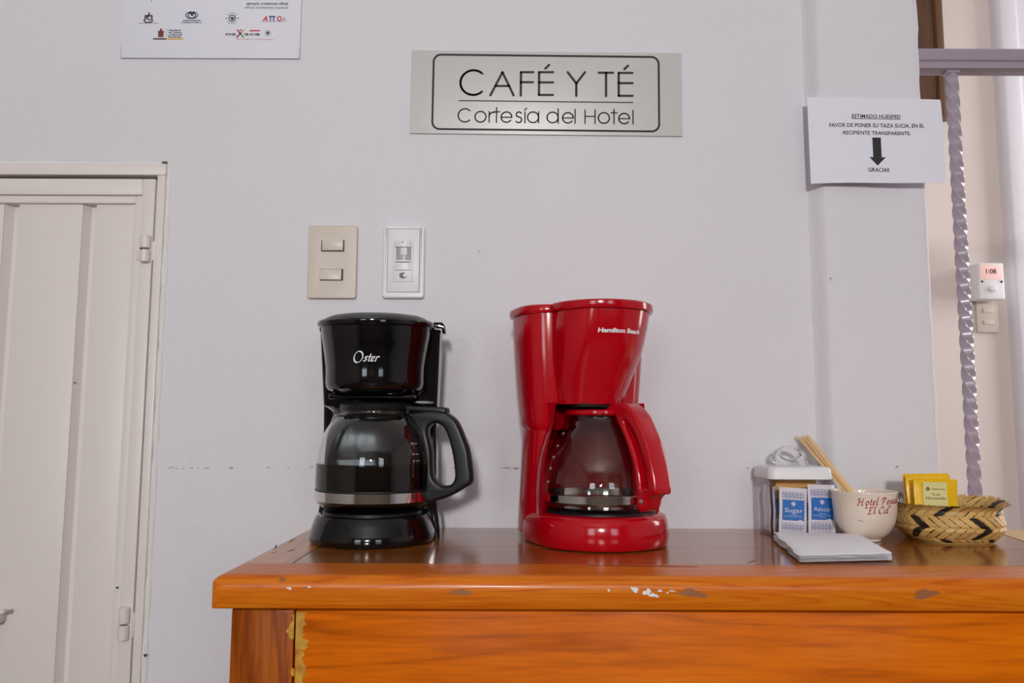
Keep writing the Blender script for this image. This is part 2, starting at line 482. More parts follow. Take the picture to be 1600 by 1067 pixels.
# ------------------------------------------------------------------ metal door
def door():
    rt = empty('door_1', (0, WY, 0), label='cream painted metal cupboard door with vertical grooves, left of the counter', kind='structure')
    def X(px, py): return P(px, py, WY).x
    def Z(px, py): return P(px, py, WY).z
    xj = X(240, 420)                     # gap between leaf and frame
    zt = Z(120, 278)
    xl = -1.35
    # steel frame
    bm = bmesh.new()
    bbox(bm, (xj+.0006, -.006, 0), (dx1, .04, zt+.004), .002)
    bbox(bm, (xl, -.006, zt+.004), (dx1, .04, dz1), .002)
    bobj('door_frame', bm, M_door, rt)
    # plaster bead around the frame, uneven
    V = []; F = []; path = [(dx1+.004, 0.0, z*(dz1+.009)/60) for z in range(61)]
    path += [(dx1+.004-(dx1-xl)*k/50, 0.0, dz1+.004) for k in range(1, 51)]
    n = 8
    for i, p in enumerate(path):
        vert = i <= 60
        for k in range(n):
            a = 2*PI*k/n
            r = .0055+.0036*noise.noise(Vector(p)*26)+.0013*noise.noise(Vector(p)*90)
            if vert: V.append((p[0]+r*1.0*math.cos(a), .001-abs(0)+r*.7*math.sin(a), p[2]))
            else: V.append((p[0], .003+r*.5*math.sin(a), p[2]+r*.9*math.cos(a)))
    for i in range(len(path)-1):
        for k in range(n):
            j = (k+1) % n
            (F.append((i*n+k, i*n+j, (i+1)*n+j, (i+1)*n+k)) if i != 60 else None)
    for i in (0, 60, 61, len(path)-1): F.append(tuple(i*n+k for k in range(n)))
    mobj('plaster_edge', V, F, M_caulk, rt, 60)
    box('dark_backing', (xl, .03, 0), (xj+.012, .05, zt+.01), M_gap, rt)
    # leaf: stiles and rails
    xs_ = X(219, 420); xb = X(207, 420)
    zr = Z(120, 306); zb = Z(120, 318)
    bm = bmesh.new(); bbox(bm, (xs_, -.008, 0.02), (xj-.001, .028, zt-.0035), .0015); bobj('stile', bm, M_door, rt)
    bm = bmesh.new(); bbox(bm, (xl, -.008, zr), (xs_, .028, zt-.0035), .0015); bobj('rail', bm, M_door, rt)
    # stepped bead inside
    bm = bmesh.new(); bbox(bm, (xb, -.003, .02), (xs_, .028, zr), .002, 3); bbox(bm, (xb-.004, .001, .02), (xb, .028, zb), .001)
    bobj('bead', bm, M_door, rt)
    bm = bmesh.new(); bbox(bm, (xl, -.002, zb), (xb, .028, zr), .002, 3); bobj('bead', bm, M_door, rt)
    # corrugated sheet: flat panels and recessed channels
    gx = [(X(122, 420), X(143, 420)), (X(-2, 420), X(21, 420))]
    pitch = gx[0][0]-gx[1][0]
    gx += [(gx[1][0]-pitch, gx[1][1]-pitch), (gx[1][0]-2*pitch, gx[1][1]-2*pitch)]
    edges = sorted(gx)
    cur = xl; first = True
    for a, b_ in edges:
        if a > cur:
            box('panel', (cur, .004, .02), (a, .028, zb), M_door, rt, .0012)
        # channel: sloped left flank, steep right flank
        V = [(a, .006, .02), (a+(b_-a)*.35, .019, .02), (b_-.002, .019, .02), (b_, .006, .02)]
        V = V+[(x, y, zb) for x, y, z in V]
        mobj('groove', V, [(0, 1, 5, 4), (1, 2, 6, 5), (2, 3, 7, 6)], M_door, rt, 0)
        cur = b_
    box('panel', (cur, .004, .02), (xb-.004, .028, zb), M_door, rt, .0012)
    # hinges
    for (px, py0, py1) in ((232, 369, 412), (199, 946, 998)):
        x = X(px, (py0+py1)/2); z1 = Z(px, py0); z0 = Z(px, py1); zm = (z0+z1)/2-.001
        hg = empty('hinge', (x, -.012, z0)); hg.parent = rt
        for (a, b_) in ((0, zm-z0-.0008), (zm-z0+.0008, z1-z0)):
            V, F = lathe([(.0055, a), (.0082, a+.0015), (.0085, a+.004), (.0085, b_-.004), (.0082, b_-.0015), (.0055, b_)], 20, True, True)
            mobj('knuckle', V, F, M_door, hg)
        V, F = lathe([(.004, 0.002), (.004, z1-z0-.002)], 12, True, True)
        mobj('hinge_pin', V, F, M_dark, hg)
        bm = bmesh.new(); bbox(bm, (-.017, .004, .006), (.0, .0055, z1-z0-.004), .001); bbox(bm, (.0, .0055, .004), (.014, .0075, z1-z0-.01), .001)
        bobj('leaf_plate', bm, M_door, hg)
    # small latch at the left edge of the frame
    p = P(4, 960, WY-.02)
    bm = bmesh.new()
    bbox(bm, (p.x-.05, -.030, p.z-.003), (p.x+.008, -.02, p.z+.004), .002, 2, Matrix.Rotation(-.22, 3, 'Y'))
    bbox(bm, (p.x-.05, -.024, p.z-.016), (p.x-.008, .004, p.z-.001), .002)
    bobj('latch', bm, M_door, rt)
    # chips of missing paint
    M_chip = mat('bare_metal_chip', (60, 50, 42), 0.7)
    for (px, py, r) in ((183, 918, .0016), (117, 598, .0013), (227, 1024, .0022)):
        q = P(px, py, WY-.0085 if px != 227 else WY-.009)
        if px == 117: q = P(px, py, WY+.003)
        pts = [(q.x+r*(1+.4*math.sin(3*a_))*math.cos(a_), q.y-WY, q.z+r*1.2*math.sin(a_)) for a_ in [2*PI*i/10 for i in range(10)]]
        mobj('paint_chip', pts+[(x, y-.0008, z) for x, y, z in pts], [tuple(range(10)), tuple(range(19, 9, -1))]+[(i, (i+1) % 10, 10+(i+1) % 10, 10+i) for i in range(10)], M_chip, rt, 0)
door()
# row of small scuffs in the plaster at counter-back height
M_scuff = mat('plaster_scuff', (128, 124, 124), 0.8)
bm = bmesh.new()
random.seed(3)
for k in range(34):
    px = random.choice([random.uniform(248, 345), random.uniform(345, 494), random.uniform(705, 728), random.uniform(775, 812)])
    q = P(px, 731+random.gauss(0, .7), WY)
    bbox(bm, (q.x-random.uniform(.001, .0045), WY-.0006, q.z-random.uniform(.0003, .0009)), (q.x+.001, WY+.001, q.z+.0005))
for (px, py) in ((1169, 731), (1402, 729), (748, 393), (1298, 435)):
    q = P(px, py, WY if px < 1270 else WY-.033); bbox(bm, (q.x-.001, q.y-.0012, q.z-.001), (q.x+.0008, q.y+.001, q.z+.001))
wb = [o for o in bpy.data.objects if o.name == 'wall_back'][0]
bobj('plaster_scuff', bm, M_scuff, wb, 0)

# ------------------------------------------------------------------ counter (wooden bar)
ORD, ORM, ORL = (120, 44, 6), (192, 88, 10), (222, 128, 28)
W_top = wood('varnished_wood_top', 0, (84, 42, 14), (140, 78, 28), (178, 110, 48), spec=.5, rough=.17, coat=.3)
W_topl = wood('varnished_wood_end', 1, (146, 78, 28), (200, 124, 54), (220, 150, 80), spec=.4, rough=.22, coat=.15, offset=(3, 0, 1))
W_edge = wood('varnished_wood_edge', 0, (140, 58, 2), (202, 98, 8), (226, 134, 26), ring=170, spec=.25, rough=.3, coat=.08, offset=(0, 4, 2))
W_panel = wood('varnished_wood_panel', 0, (164, 72, 0), (218, 108, 0), (232, 130, 6), ring=40, spec=.06, rough=.38, coat=.04, offset=(5, 1, 7), dist=1.2)
W_post = wood('dark_stained_post', 2, (52, 20, 2), (136, 62, 4), (196, 104, 12), ring=50, spec=.08, rough=.4, coat=.04, offset=(1, 1, 0), dist=1.3)
W_pine = wood('pale_pine', 0, (186, 142, 70), (216, 178, 104), (228, 196, 130), ring=26, rough=.4, coat=.1)
W_bare = mat('bare_yellow_wood', (206, 158, 52), 0.6, var=(60, .8, (150, 90, 14)))
M_spot = mat('white_paint_spot', (226, 228, 230), .6)
M_patch = mat('dull_patch', (150, 92, 50), .5, var=(40, .6, (166, 98, 44)))
LX = -0.343; RXE = 1.62; FRONT = 0.932; BACK = WY-.002; TH = .037
jy = G(456, 880).y                       # joint of the front rail
jx = G(456, 880).x
def counter():
    rt = empty('counter', (0, 0, 0), label='long orange varnished wooden counter carrying both coffee makers', cat='counter')
    # front rail with rounded nose
    nose = []
    R = .014
    for k in range(8):
        a = PI/2*k/7
        nose.append((FRONT+R-R*math.sin(a), CZ-R+R*math.cos(a)))
    prof = [(jy-.0006, CZ)]+nose+[(FRONT, CZ-TH+.002), (FRONT+.002, CZ-TH), (jy-.0006, CZ-TH)]
    # left end also rounded: shrink the profile towards the end
    rings = []
    xsn = [LX+R*(1-math.cos(PI/2*k/6)) for k in range(7)]
    for k in range(7):
        drop = R*(1-math.sin(PI/2*k/6))
        rings.append([(xsn[k], max(y, FRONT+drop*.6), min(z, CZ-drop)) for y, z in prof])
    for k in range(1, 61): rings.append([(xsn[-1]+(RXE-xsn[-1])*k/60, y+.0004*noise.noise(Vector((k*.7, y*50, z*50))), z) for y, z in prof])
    V, F = loft(rings); mobj('front_rail', V, F, W_edge, rt, 50)
    # left end board, its outer edge rounded
    prof = [(jx-.0006, CZ)]+[(LX+R-R*math.sin(PI/2*k/7), CZ-R+R*math.cos(PI/2*k/7)) for k in range(8)]+[(LX, CZ-TH), (jx-.0006, CZ-TH)]
    rings = [[(x, jy+.0006+(BACK-jy)*k/10, z) for x, z in prof] for k in range(11)]
    V, F = loft(rings); mobj('end_board', V, F, W_topl, rt, 50)
    # long boards
    ys = [jy+.0006, jy+.14, jy+.29, BACK]
    cut0 = G(1560, 833); cut1 = G(1600, 846)
    s = (cut1.x-cut0.x)/(cut1.y-cut0.y)
    xb = cut0.x+(BACK-cut0.y)*s; 
    for a, b_ in zip(ys, ys[1:]):
        def xr(y):
            x = cut0.x+(y-cut0.y)*s
            return min(x, RXE)
        bm = bmesh.new()
        n0 = [bm.verts.new((x, y, z)) for z in (CZ-TH, CZ) for (x, y) in ((jx+.0006, a), (xr(a)-.0008, a), (xr(b_-.0006)-.0008, b_-.0006), (jx+.0006, b_-.0006))]
        for f in ((0, 1, 2, 3), (4, 5, 6, 7), (0, 1, 5, 4), (1, 2, 6, 5), (2, 3, 7, 6), (3, 0, 4, 7)): bm.faces.new([n0[i] for i in f])
        bmesh.ops.recalc_face_normals(bm, faces=bm.faces)
        bmesh.ops.bevel(bm, geom=[e for e in bm.edges if e.verts[0].co.z > CZ-.001 and e.verts[1].co.z > CZ-.001], offset=.0006, segments=1, affect='EDGES')
        bobj('board', bm, W_top, rt, 30)
    # pale board let in at the back right corner, cut on a slant
    ya = jy+.0006
    pts = [(cut0.x+(BACK-cut0.y)*s+.0008, BACK), (RXE, BACK), (RXE, ya), (cut0.x+(ya-cut0.y)*s+.0008, ya)]
    V = [(x, y, CZ-TH) for x, y in pts]+[(x, y, CZ+.0005) for x, y in pts]
    tag(mobj('corner_board', V, [(0, 1, 2, 3), (7, 6, 5, 4)]+[(i, (i+1) % 4, 4+(i+1) % 4, 4+i) for i in range(4)], W_pine, rt, 0), 'pale pine end board')
    box('underlay', (LX+.02, FRONT+.02, CZ-TH-.012), (RXE, BACK, CZ-TH), M_dark, rt)
    # body
    px0 = P(360, 1010, FRONT+.012).x; px1 = P(461, 960, FRONT+.012).x
    by = FRONT+.011
    box('corner_post', (px0, by, 0.01), (px1-.0008, by+.06, CZ-TH-.003), W_post, rt, .002)
    box('front_panel', (px1+.0008, by+.001, 0.01), (RXE, by+.025, CZ-TH-.004), W_panel, rt, .0015)
    box('side_panel', (px0+.001, by+.06, .01), (px0+.022, BACK, CZ-TH-.003), W_post, rt, .001)
    # wear: bare wood along the joint, paint spots on the nose (thin relief on the surface)
    def blob(name, px, py, w_, h_, Y, mt, n=18, sd=0, th=.0004):
        random.seed(sd)
        c = P(px, py, Y)
        ph = [random.uniform(0, 6) for _ in range(4)]
        pts = []
        for i in range(n):
            a = 2*PI*i/n
            r = 1+.22*math.sin(2*a+ph[0])+.2*math.sin(3*a+ph[1])+.16*math.sin(5*a+ph[2])+.1*math.sin(8*a+ph[3])
            pts.append((c.x+w_/2*r*math.cos(a), c.z+h_/2*r*math.sin(a)))
        V = [(x, Y, z) for x, z in pts]+[(x, Y-th, z) for x, z in pts]
        mobj(name, V, [tuple(range(n)), tuple(range(2*n-1, n-1, -1))]+[(i, (i+1) % n, n+(i+1) % n, n+i) for i in range(n)], mt, rt, 0)
    def ragged(px, w_, py0, py1, Y, sd, gap):
        z0 = P(px, py1, Y).z; z1 = P(px, py0, Y).z; x = P(px, (py0+py1)/2, Y).x; n = 60; V = []; F = []
        for i in range(n+1):
            z = z0+(z1-z0)*i/n; q = noise.noise(Vector((sd, z*70, 0)))+.6*noise.noise(Vector((sd, z*260, 4)))
            ww = max(.0004, w_*(.75+.55*q)-gap*max(0, noise.noise(Vector((sd+9, z*45, 2)))-.15)*w_*6)
            x0, x1 = (x, x+ww) if w_ > 0 else (x-max(.0004, -w_*(.6+.9*q)), x)
            V += [(x0, Y, z), (x0, Y-.0004, z), (x1, Y-.0004, z), (x1, Y, z)]
        for i in range(n):
            for k in range(3): F.append((i*4+k, i*4+k+1, i*4+5+k, i*4+4+k))
        mobj('bare_patch', V, F, W_bare, rt, 0)
    ragged(462, .0145, 956, 1015, by+.001, 1.0, .3); ragged(461.5, .0125, 1016, 1100, by+.001, 5.0, 1)
    ragged(459.5, -.008, 960, 998, by, 3.0, .5); ragged(459.5, -.004, 1044, 1056, by, 7.0, .5)
    for i, (px, py, w_, h_) in enumerate(((452, 919, .0052, .0032), (483, 917, .0036, .0024), (992, 921, .009, .0055), (1011, 925, .009, .0065), (1021, 930, .010, .0045), (1031, 923, .004, .003), (1043, 926, .002, .002), (1050, 923, .006, .0016), (951, 922, .0028, .003))):
        blob('paint_spot', px, py, w_, h_, FRONT+.0, M_spot, 16, 40+i)
    for i, (px, py, w_, h_) in enumerate(((720, 925, .020, .008), (1081, 927, .030, .009), (1446, 928, .03, .009), (440, 905, .006, .005))):
        blob('dull_patch', px, py, w_, h_, FRONT+.0, M_patch, 16, 60+i, .0002)
    # split along the rail and little dents
    M_crack = mat('crack', (44, 20, 8), .8)
    def crack(pts, w_=.0007, up=.0003):
        V = []; F = []
        pts = [G(*p) for p in pts]
        for i, p in enumerate(pts):
            t = (pts[min(i+1, len(pts)-1)]-pts[max(i-1, 0)]).normalized()
            nrm = Vector((-t.y, t.x, 0))*w_*(1 if 0 < i < len(pts)-1 else .3)
            V += [p+nrm+Vector((0, 0, up)), p-nrm+Vector((0, 0, up)), p-nrm-Vector((0, 0, .001)), p+nrm-Vector((0, 0, .001))]
        for i in range(len(pts)-1):
            for k in range(4):
                j = (k+1) % 4
                F.append((i*4+k, i*4+j, (i+1)*4+j, (i+1)*4+k))
        mobj('crack', V, F, M_crack, rt, 0)
    crack([(920, 884), (960, 883.5), (1000, 884), (1040, 884.8), (1090, 885.5)], .0012)
    crack([(452, 848), (456, 844), (462, 842)], .0008)
    crack([(429, 858), (431, 854), (432, 851)], .0009)
    crack([(449, 861), (455, 860), (460, 858)], .0009)
    crack([(425, 864), (430, 863)], .0007)
    crack([(1168, 880), (1176, 877), (1182, 876)], .0007)
    return rt
counter()

# ------------------------------------------------------------------ things on the wall
M_alu = mat('brushed_sign_metal', (206, 204, 203), 0.42, metal=0.12, var=(4, .35, (194, 193, 195)))
M_ink = mat('black_ink', (22, 24, 26), 0.5)
def offset_fn(Y):
    return lambda x, y: (x, Y, y)

def cafe_sign():
    # drawn in the units of a 1600-wide detail (1 unit = .2875 px), levelled, then hung slightly askew
    k = .2875*WY*1.0/FOC*1.0
    c = P(620+812*.2875, 60+301*.2875, WY)
    k = (P(1064, 148, WY).x-P(641, 146, WY).x)/1477.0
    rt = empty('wall_sign', (c.x, WY-.0005, c.z), label='silver rectangular sign reading CAFÉ Y TÉ Cortesía del Hotel', cat='sign')
    rt.rotation_euler = (0, math.radians(.42), 0)
    box('plate', (-738.5*k, -.0035, -235*k), (738.5*k, .0, 235*k), M_alu, rt, .0006)
    def L(x, y): return ((x-812)*k, -(y-301-(x-812)*.0115)*k)
    def LS(pl): return [L(*p) for p in pl]
    Yf = -.0038
    # border: rounded rectangle ring
    def rr(w_, h_, r):
        pts = []
        for (cx, cy, a0) in ((w_-r, h_-r, 0), (-w_+r, h_-r, 90), (-w_+r, -h_+r, 180), (w_-r, -h_+r, 270)):
            pts += arc(cx, cy, r, a0, a0+90, 10)
        return pts
    o_ = rr(620*k, 216*k, 46*k); i_ = rr(609*k, 205*k, 35*k); n = len(o_)
    vf = (o_+i_, [(i, (i+1) % n, n+(i+1) % n, n+i) for i in range(n)])
    decal('border', move2d(vf, -2*k, 0), offset_fn(Yf), M_ink, rt)
    def A(cx, cy, r, a0, a1, n=24, ry=None):
        return [(x, cy-(y-cy)) for x, y in arc(cx, cy, r, a0, a1, n, ry)]
    big = [A(414, 243, 70, 47, 313), [(508, 315), (572, 184), (634, 315)], [(535, 262), (610, 262)],
           [(673, 317), (673, 184), (740, 184)], [(673, 241), (738, 241)],
           [(848, 184), (772, 184), (772, 313), (848, 313)], [(772, 242), (848, 242)], [(806, 163), (826, 142)],
           [(928, 184), (975, 248), (1022, 184)], [(975, 248), (975, 318)],
           [(1097, 187), (1175, 187)], [(1137, 187), (1137, 320)],
           [(1281, 188), (1206, 188), (1206, 318), (1281, 318)], [(1206, 246), (1281, 246)], [(1237, 167), (1257, 147)]]
    i = 0
    for cnt in (1, 2, 2, 3, 2, 2, 3):
        decal('letter', strokes2d([LS(p) for p in big[i:i+cnt]], (6.5*k, 6.5*k, 0)), offset_fn(Yf), M_ink, rt); i += cnt
    decal('underline', strokes2d([LS([(340, 345), (1282, 356)])], (3.4*k, 3.4*k, 0), 6), offset_fn(Yf), M_ink, rt)
    b = 467
    def o_s(cx, b): return [A(cx, b-31, 30, 0, 360)]
    small = [A(372, 428, 37, 45, 315)]+o_s(456, b)
    small += [[(503, 407), (503, 467)], A(525, 432, 21, 75, 180, 10)]
    small += [[(543, 384), (543, 468)], [(527, 408), (560, 408)]]
    small += [[(568, 439), (626, 439)]+A(597, 438, 29, 0, 322, 30)]
    small += [A(664, 423, 14, 30, 270, 14)[:-1]+A(663, 453, 16, 90, -150, 14)]
    small += [[(697, 409), (697, 470)], [(694, 398), (706, 388)]]
    small += o_s(741, b+3)+[[(771, 408), (771, 470)]]
    small += o_s(847, b+4)+[[(877, 392), (877, 472)]]
    small += [[(901, 443), (959, 443)]+A(930, 442, 29, 0, 322, 30)]
    small += [[(969, 394), (969, 473)]]
    small += [[(1023, 398), (1023, 474)], [(1077, 398), (1077, 474)], [(1023, 434), (1077, 434)]]
    small += o_s(1125, b+7)+[[(1180, 394), (1180, 475)], [(1164, 414), (1197, 414)]]
    small += [[(1207, 447), (1264, 447)]+A(1235, 446, 29, 0, 322, 30), [(1283, 400), (1283, 477)]]
    grp = []
    for p in small:
        x0 = min(q[0] for q in p)
        if grp and any(abs(len(p)-0) and x0 < max(q[0] for q in g)+(4 if len(p) == 2 or len(g) == 2 else -2) for g in grp[-1]): grp[-1].append(p)
        else: grp.append([p])
    for g in grp: decal('letter', strokes2d([LS(p) for p in g], (3.6*k, 3.6*k, 0)), offset_fn(Yf), M_ink, rt)
cafe_sign()

M_paper = mat('white_paper', (228, 228, 240), 0.6)
M_print = {}
def pm(name, rgb):
    return mat(name, rgb, .55)
def credential():
    # acrylic-faced white sheet cut by the top of the picture
    a = P(190, 92, WY); b_ = P(469, 93, WY); t = P(469, -190, WY)
    rt = empty('notice_board', (a.x, WY-.001, a.z), label='white laminated notice with rows of small official logos above the door', cat='notice')
    W = b_.x-a.x; H = t.z-b_.z
    box('sheet', (0, -.004, 0), (W, 0, H), M_paper, rt, .0004)
    for x in (-.0012, W-.0018): box('clear_clip', (x, -.0054, -.0012), (x+.003, -.0042, .021), M_acryl, rt, .0003)
    s = W/279.0
    def at(px, py): return ((px-190-(py-92)*-.004)*s, -(py-92.5-(px-190)*.002)*s)
    f = offset_fn(-.0045)
    def tx(body, px, py, h, col, w_=None, bold=0, align='CENTER', shear=0.0):
        x, y = at(px, py)
        decal('printed_text', move2d(text2d(body, h*s, bold, shear, align, w_*s if w_ else None), x, y), f, col, rt)
    navy = pm('navy_print', (30, 38, 58)); green = pm('green_print', (60, 140, 110)); grey = pm('grey_print', (120, 115, 130))
    tx('ejemplo credencial oficial', 416, 5.5, 4.6, navy, 65, .012)
    tx('official credentials example', 415, 12, 4.4, green, 69, .0)
    plum = pm('plum_print', (74, 54, 66))
    tx('y', 235, 0, 4, navy)
    # crest with three heads over a ribbon
    cx, cy = at(231, 27)
    vf = join2d(*[strokes2d([[(cx+x*s, cy+y*s) for x, y in pl]], (.9*s, .9*s, 0), 6) for pl in
        ([(-5, 3), (-6, 0), (-4, -2), (-7, -5), (-4, -8), (0, -8)], [(5, 3), (6, 0), (4, -2), (7, -5), (4, -8), (0, -8)], [(0, 8), (1.5, 6), (-1, 4), (0, 2), (-3, 0), (0, -3), (3, -5)], [(-5, 4), (-3, 2), (0, 4), (3, 2), (5, 4)])])
    decal('logo', vf, f, plum, rt)
    tx('ASOCIACION DE HOTELES', 231, 37, 1.6, plum, 31)
    # eagle over an oval globe
    blue = pm('blue_print', (90, 130, 190))
    cx, cy = at(298.5, 23)
    vf = strokes2d([[(cx+9.3*s*math.cos(a), cy+5.4*s*math.sin(a)) for a in [2*PI*i/24 for i in range(25)]], [(cx+5.8*s*math.cos(a), cy+4.9*s*math.sin(a)) for a in [2*PI*i/24 for i in range(25)]]], (.75*s, .75*s, 0), 6)
    decal('logo', vf, f, blue, rt)
    decal('logo', ([(cx-4.5*s, cy+6*s), (cx-1*s, cy+5*s), (cx+.3*s, cy+2*s), (cx+2*s, cy+5.5*s), (cx+4.8*s, cy+5.6*s), (cx+1.5*s, cy-1*s), (cx-.4*s, cy-1.5*s), (cx-2.6*s, cy+2*s)], [(0, 1, 6, 7), (1, 2, 6), (2, 3, 4, 5), (2, 5, 6)]), f, navy, rt)
    tx('ASOCIACION MEXICANA', 299, 32.6, 2.2, navy, 28, .03)
    tx('DE AGENCIAS DE VIAJES A.C.', 299, 36, 2.2, navy, 32, .03)
    # round seal
    dg = pm('dark_green_print', (24, 60, 62))
    cx, cy = at(362, 28)
    decal('logo', strokes2d([[(cx+5*s*math.cos(a), cy+5*s*math.sin(a)) for a in [2*PI*i/20 for i in range(21)]], [(cx-10*s, cy), (cx-8.6*s, cy)], [(cx+8.6*s, cy), (cx+10.2*s, cy)]], (.7*s, .7*s, 0), 6), f, dg, rt)
    decal('logo', ([(cx+(2.6+.8*math.sin(3*a))*s*math.cos(a)+.2*s, cy-.6*s+(3+.6*math.cos(2*a))*s*math.sin(a)) for a in [2*PI*i/20 for i in range(20)]], [tuple(range(20))]), f, dg, rt)
    seal = [[(cx+8.2*s*math.cos(a), cy+8.2*s*math.sin(a)), (cx+9.2*s*math.cos(a), cy+9.2*s*math.sin(a))] for a in [math.radians(d) for d in list(range(35, 150, 9))+list(range(215, 330, 9))]]
    decal('logo', strokes2d(seal, (.3*s, .3*s, 0), 6), f, dg, rt)
    # ATTO
    red = pm('red_print', (214, 66, 72)); blu = pm('deep_blue_print', (34, 70, 150))
    tx('A', 413.5, 32, 8, red, 8.5, .05, shear=.25); tx('TT', 424.5, 32, 8, blu, 10.5, .06); tx('O', 436, 32, 8, red, 8, .05); tx('A', 443.5, 32, 6.5, grey, 5, -.01)
    x0, y0 = at(409, 33.4); x1, _ = at(447, 33); decal('rule', rect2d(x0, y0, x1, y0+.5*s), f, grey, rt)
    # crest with yellow bar
    br = pm('brown_print', (120, 62, 52)); ylw = pm('ochre_print', (216, 178, 72))
    cx, cy = at(251.5, 59)
    decal('logo', ([(cx-4.2*s, cy), (cx+4.2*s, cy), (cx+4.2*s, cy+8*s), (cx+5.4*s, cy+9.8*s), (cx+2*s, cy+10*s), (cx+1.6*s, cy+13*s), (cx, cy+14.2*s), (cx-1.6*s, cy+13*s), (cx-2*s, cy+10*s), (cx-5.4*s, cy+9.8*s), (cx-4.2*s, cy+8*s)], [tuple(range(11))]), f, br, rt)
    x0, y0 = at(240, 63); x1, y1 = at(260, 60.8); decal('rule', rect2d(x0, y0, x1, y1), f, plum, rt)
    x0, y0 = at(260, 63); x1, y1 = at(287, 60.8); decal('rule', rect2d(x0, y0, x1, y1), f, ylw, rt)
    for i, tt in enumerate(('Secretaría', 'de Turismo', 'y Desarrollo', 'Económico')):
        tx(tt, 263.5, 48.8+3.6*i, 2.7, navy, (19, 20.5, 22, 20)[i], .03, 'LEFT')
    x0, y0 = at(260.2, 59); x1, y1 = at(260.6, 45); decal('rule', rect2d(x0, y0, x1, y1), f, grey, rt)
    # oaxaca word mark
    tx('oa', 360.5, 56, 5.6, plum, 17, .015); tx('aca', 394, 56, 5.6, plum, 25, .015)
    cx, cy = at(375.5, 53)
    for (p, q, col) in (((-5, 6), (0, 0), pm('magenta_print', (160, 46, 96))), ((0, 0), (-5, -6), pm('wine_print', (140, 40, 60))), ((5, 6), (.5, 0), pm('orange_print', (226, 140, 80))), ((.5, 0), (5, -6), pm('leaf_print', (96, 150, 80)))):
        decal('logo', strokes2d([[(cx+p[0]*s, cy+p[1]*s), (cx+q[0]*s, cy+q[1]*s)]], (1.1*s, 1.1*s, 0), 6), f, col, rt)
    decal('logo', (arc(cx, cy+5.6*s, 1.3*s, 0, 350, 12), [tuple(range(13))]), f, navy, rt)
    x0, y0 = at(390, 49.2); x1, y1 = at(406, 47.2); decal('rule', rect2d(x0, y0, x1, y1), f, red, rt)
    cx, cy = at(418.5, 52)
    decal('logo', strokes2d([[(cx+4*s*math.cos(a), cy+4*s*math.sin(a)) for a in [2*PI*i/20 for i in range(21)]]], (.35*s, .35*s, 0), 6), f, grey, rt)
    decal('logo', (arc(cx, cy, 2.3*s, 0, 342, 14), [tuple(range(15))]), f, plum, rt)
    tx('CIUDAD PATRIMONIO CULTURAL DE LA HUMANIDAD', 398.5, 63, 1.5, red, 58)
credential()

def notice():
    c = [P(1261, 152, WY-.036), P(1472, 155, WY-.05), P(1479, 285, WY-.052), P(1267, 287, WY-.037)]
    rt = empty('paper_notice', c[3], label='white paper notice with a black down arrow taped to the pillar', cat='notice')
    tl, tr, br, bl = [p-c[3] for p in c]
    NX, NZ = 24, 12
    def S_(u, v, d=0.0):
        p = (bl*(1-u)+br*u)*(1-v)+(tl*(1-u)+tr*u)*v
        curl = .004*max(0, u-.7)**2*10*(v if v > .5 else .5)-.0015*math.sin(u*PI)
        cor = -.010*max(0, u-.93)*14*max(0, v-.9)*10*.1
        return Vector((p.x+cor, p.y+curl-d, p.z+.0008*math.sin(u*7)))
    V = []; F = []
    for lay in (0, 1):
        for j in range(NZ+1):
            for i in range(NX+1): V.append(S_(i/NX, j/NZ, -.0003*lay))
    q = (NX+1)*(NZ+1)
    for j in range(NZ):
        for i in range(NX):
            a = j*(NX+1)+i
            F.append((a, a+1, a+NX+2, a+NX+1)); F.append((q+a, q+a+NX+1, q+a+NX+2, q+a+1))
    rim = [i for i in range(NX+1)]+[j*(NX+1)+NX for j in range(1, NZ+1)]+[NZ*(NX+1)+i for i in range(NX-1, -1, -1)]+[j*(NX+1) for j in range(NZ-1, 0, -1)]
    for i, a in enumerate(rim):
        b_ = rim[(i+1) % len(rim)]; F.append((a, b_, b_+q, a+q))
    mobj('sheet', V, F, M_paper, rt, 60)
    # detail coordinates: 1541 x 1067 for 260 x 180 px
    def f(x, y):
        # bilinear solve by simple iteration
        px = 1240+x*260/1541; py = 130+y*180/1067
        u = (px-1261)/213; v = 1-(py-152)/134
        for _ in range(5):
            X = 1261*(1-u)*v+1472*u*v+1479*u*(1-v)+1267*(1-u)*(1-v)
            Y = 152*(1-u)*v+155*u*v+285*u*(1-v)+287*(1-u)*(1-v)
            u += (px-X)/213; v -= (py-Y)/134
        return S_(u, v, .0004)
    def tx(body, x, y, h, w_, bold=.02):
        V, F = text2d(body, h, bold, 0, 'CENTER', w_)
        decal('printed_text', ([(x+a, y-b_) for a, b_ in V], F), f, M_ink, rt)
    tx('ESTIMADO HUESPED', 764, 328, 36, 452)
    decal('underline', rect2d(538, 333, 990, 338), f, M_ink, rt)
    tx('FAVOR DE PONER SU TAZA SUCIA, EN EL', 770, 413, 37, 880)
    tx('RECIPIENTE TRANSPARENTE.', 770, 482, 35, 626)
    tx('GRACIAS', 787, 822, 37, 194)
    decal('arrow', ([(728, 508), (806, 508), (815, 690), (853, 688), (778, 766), (702, 690), (737, 690)], [(0, 1, 2, 6), (2, 3, 4), (2, 4, 6), (4, 5, 6)]), f, M_ink, rt)
notice()

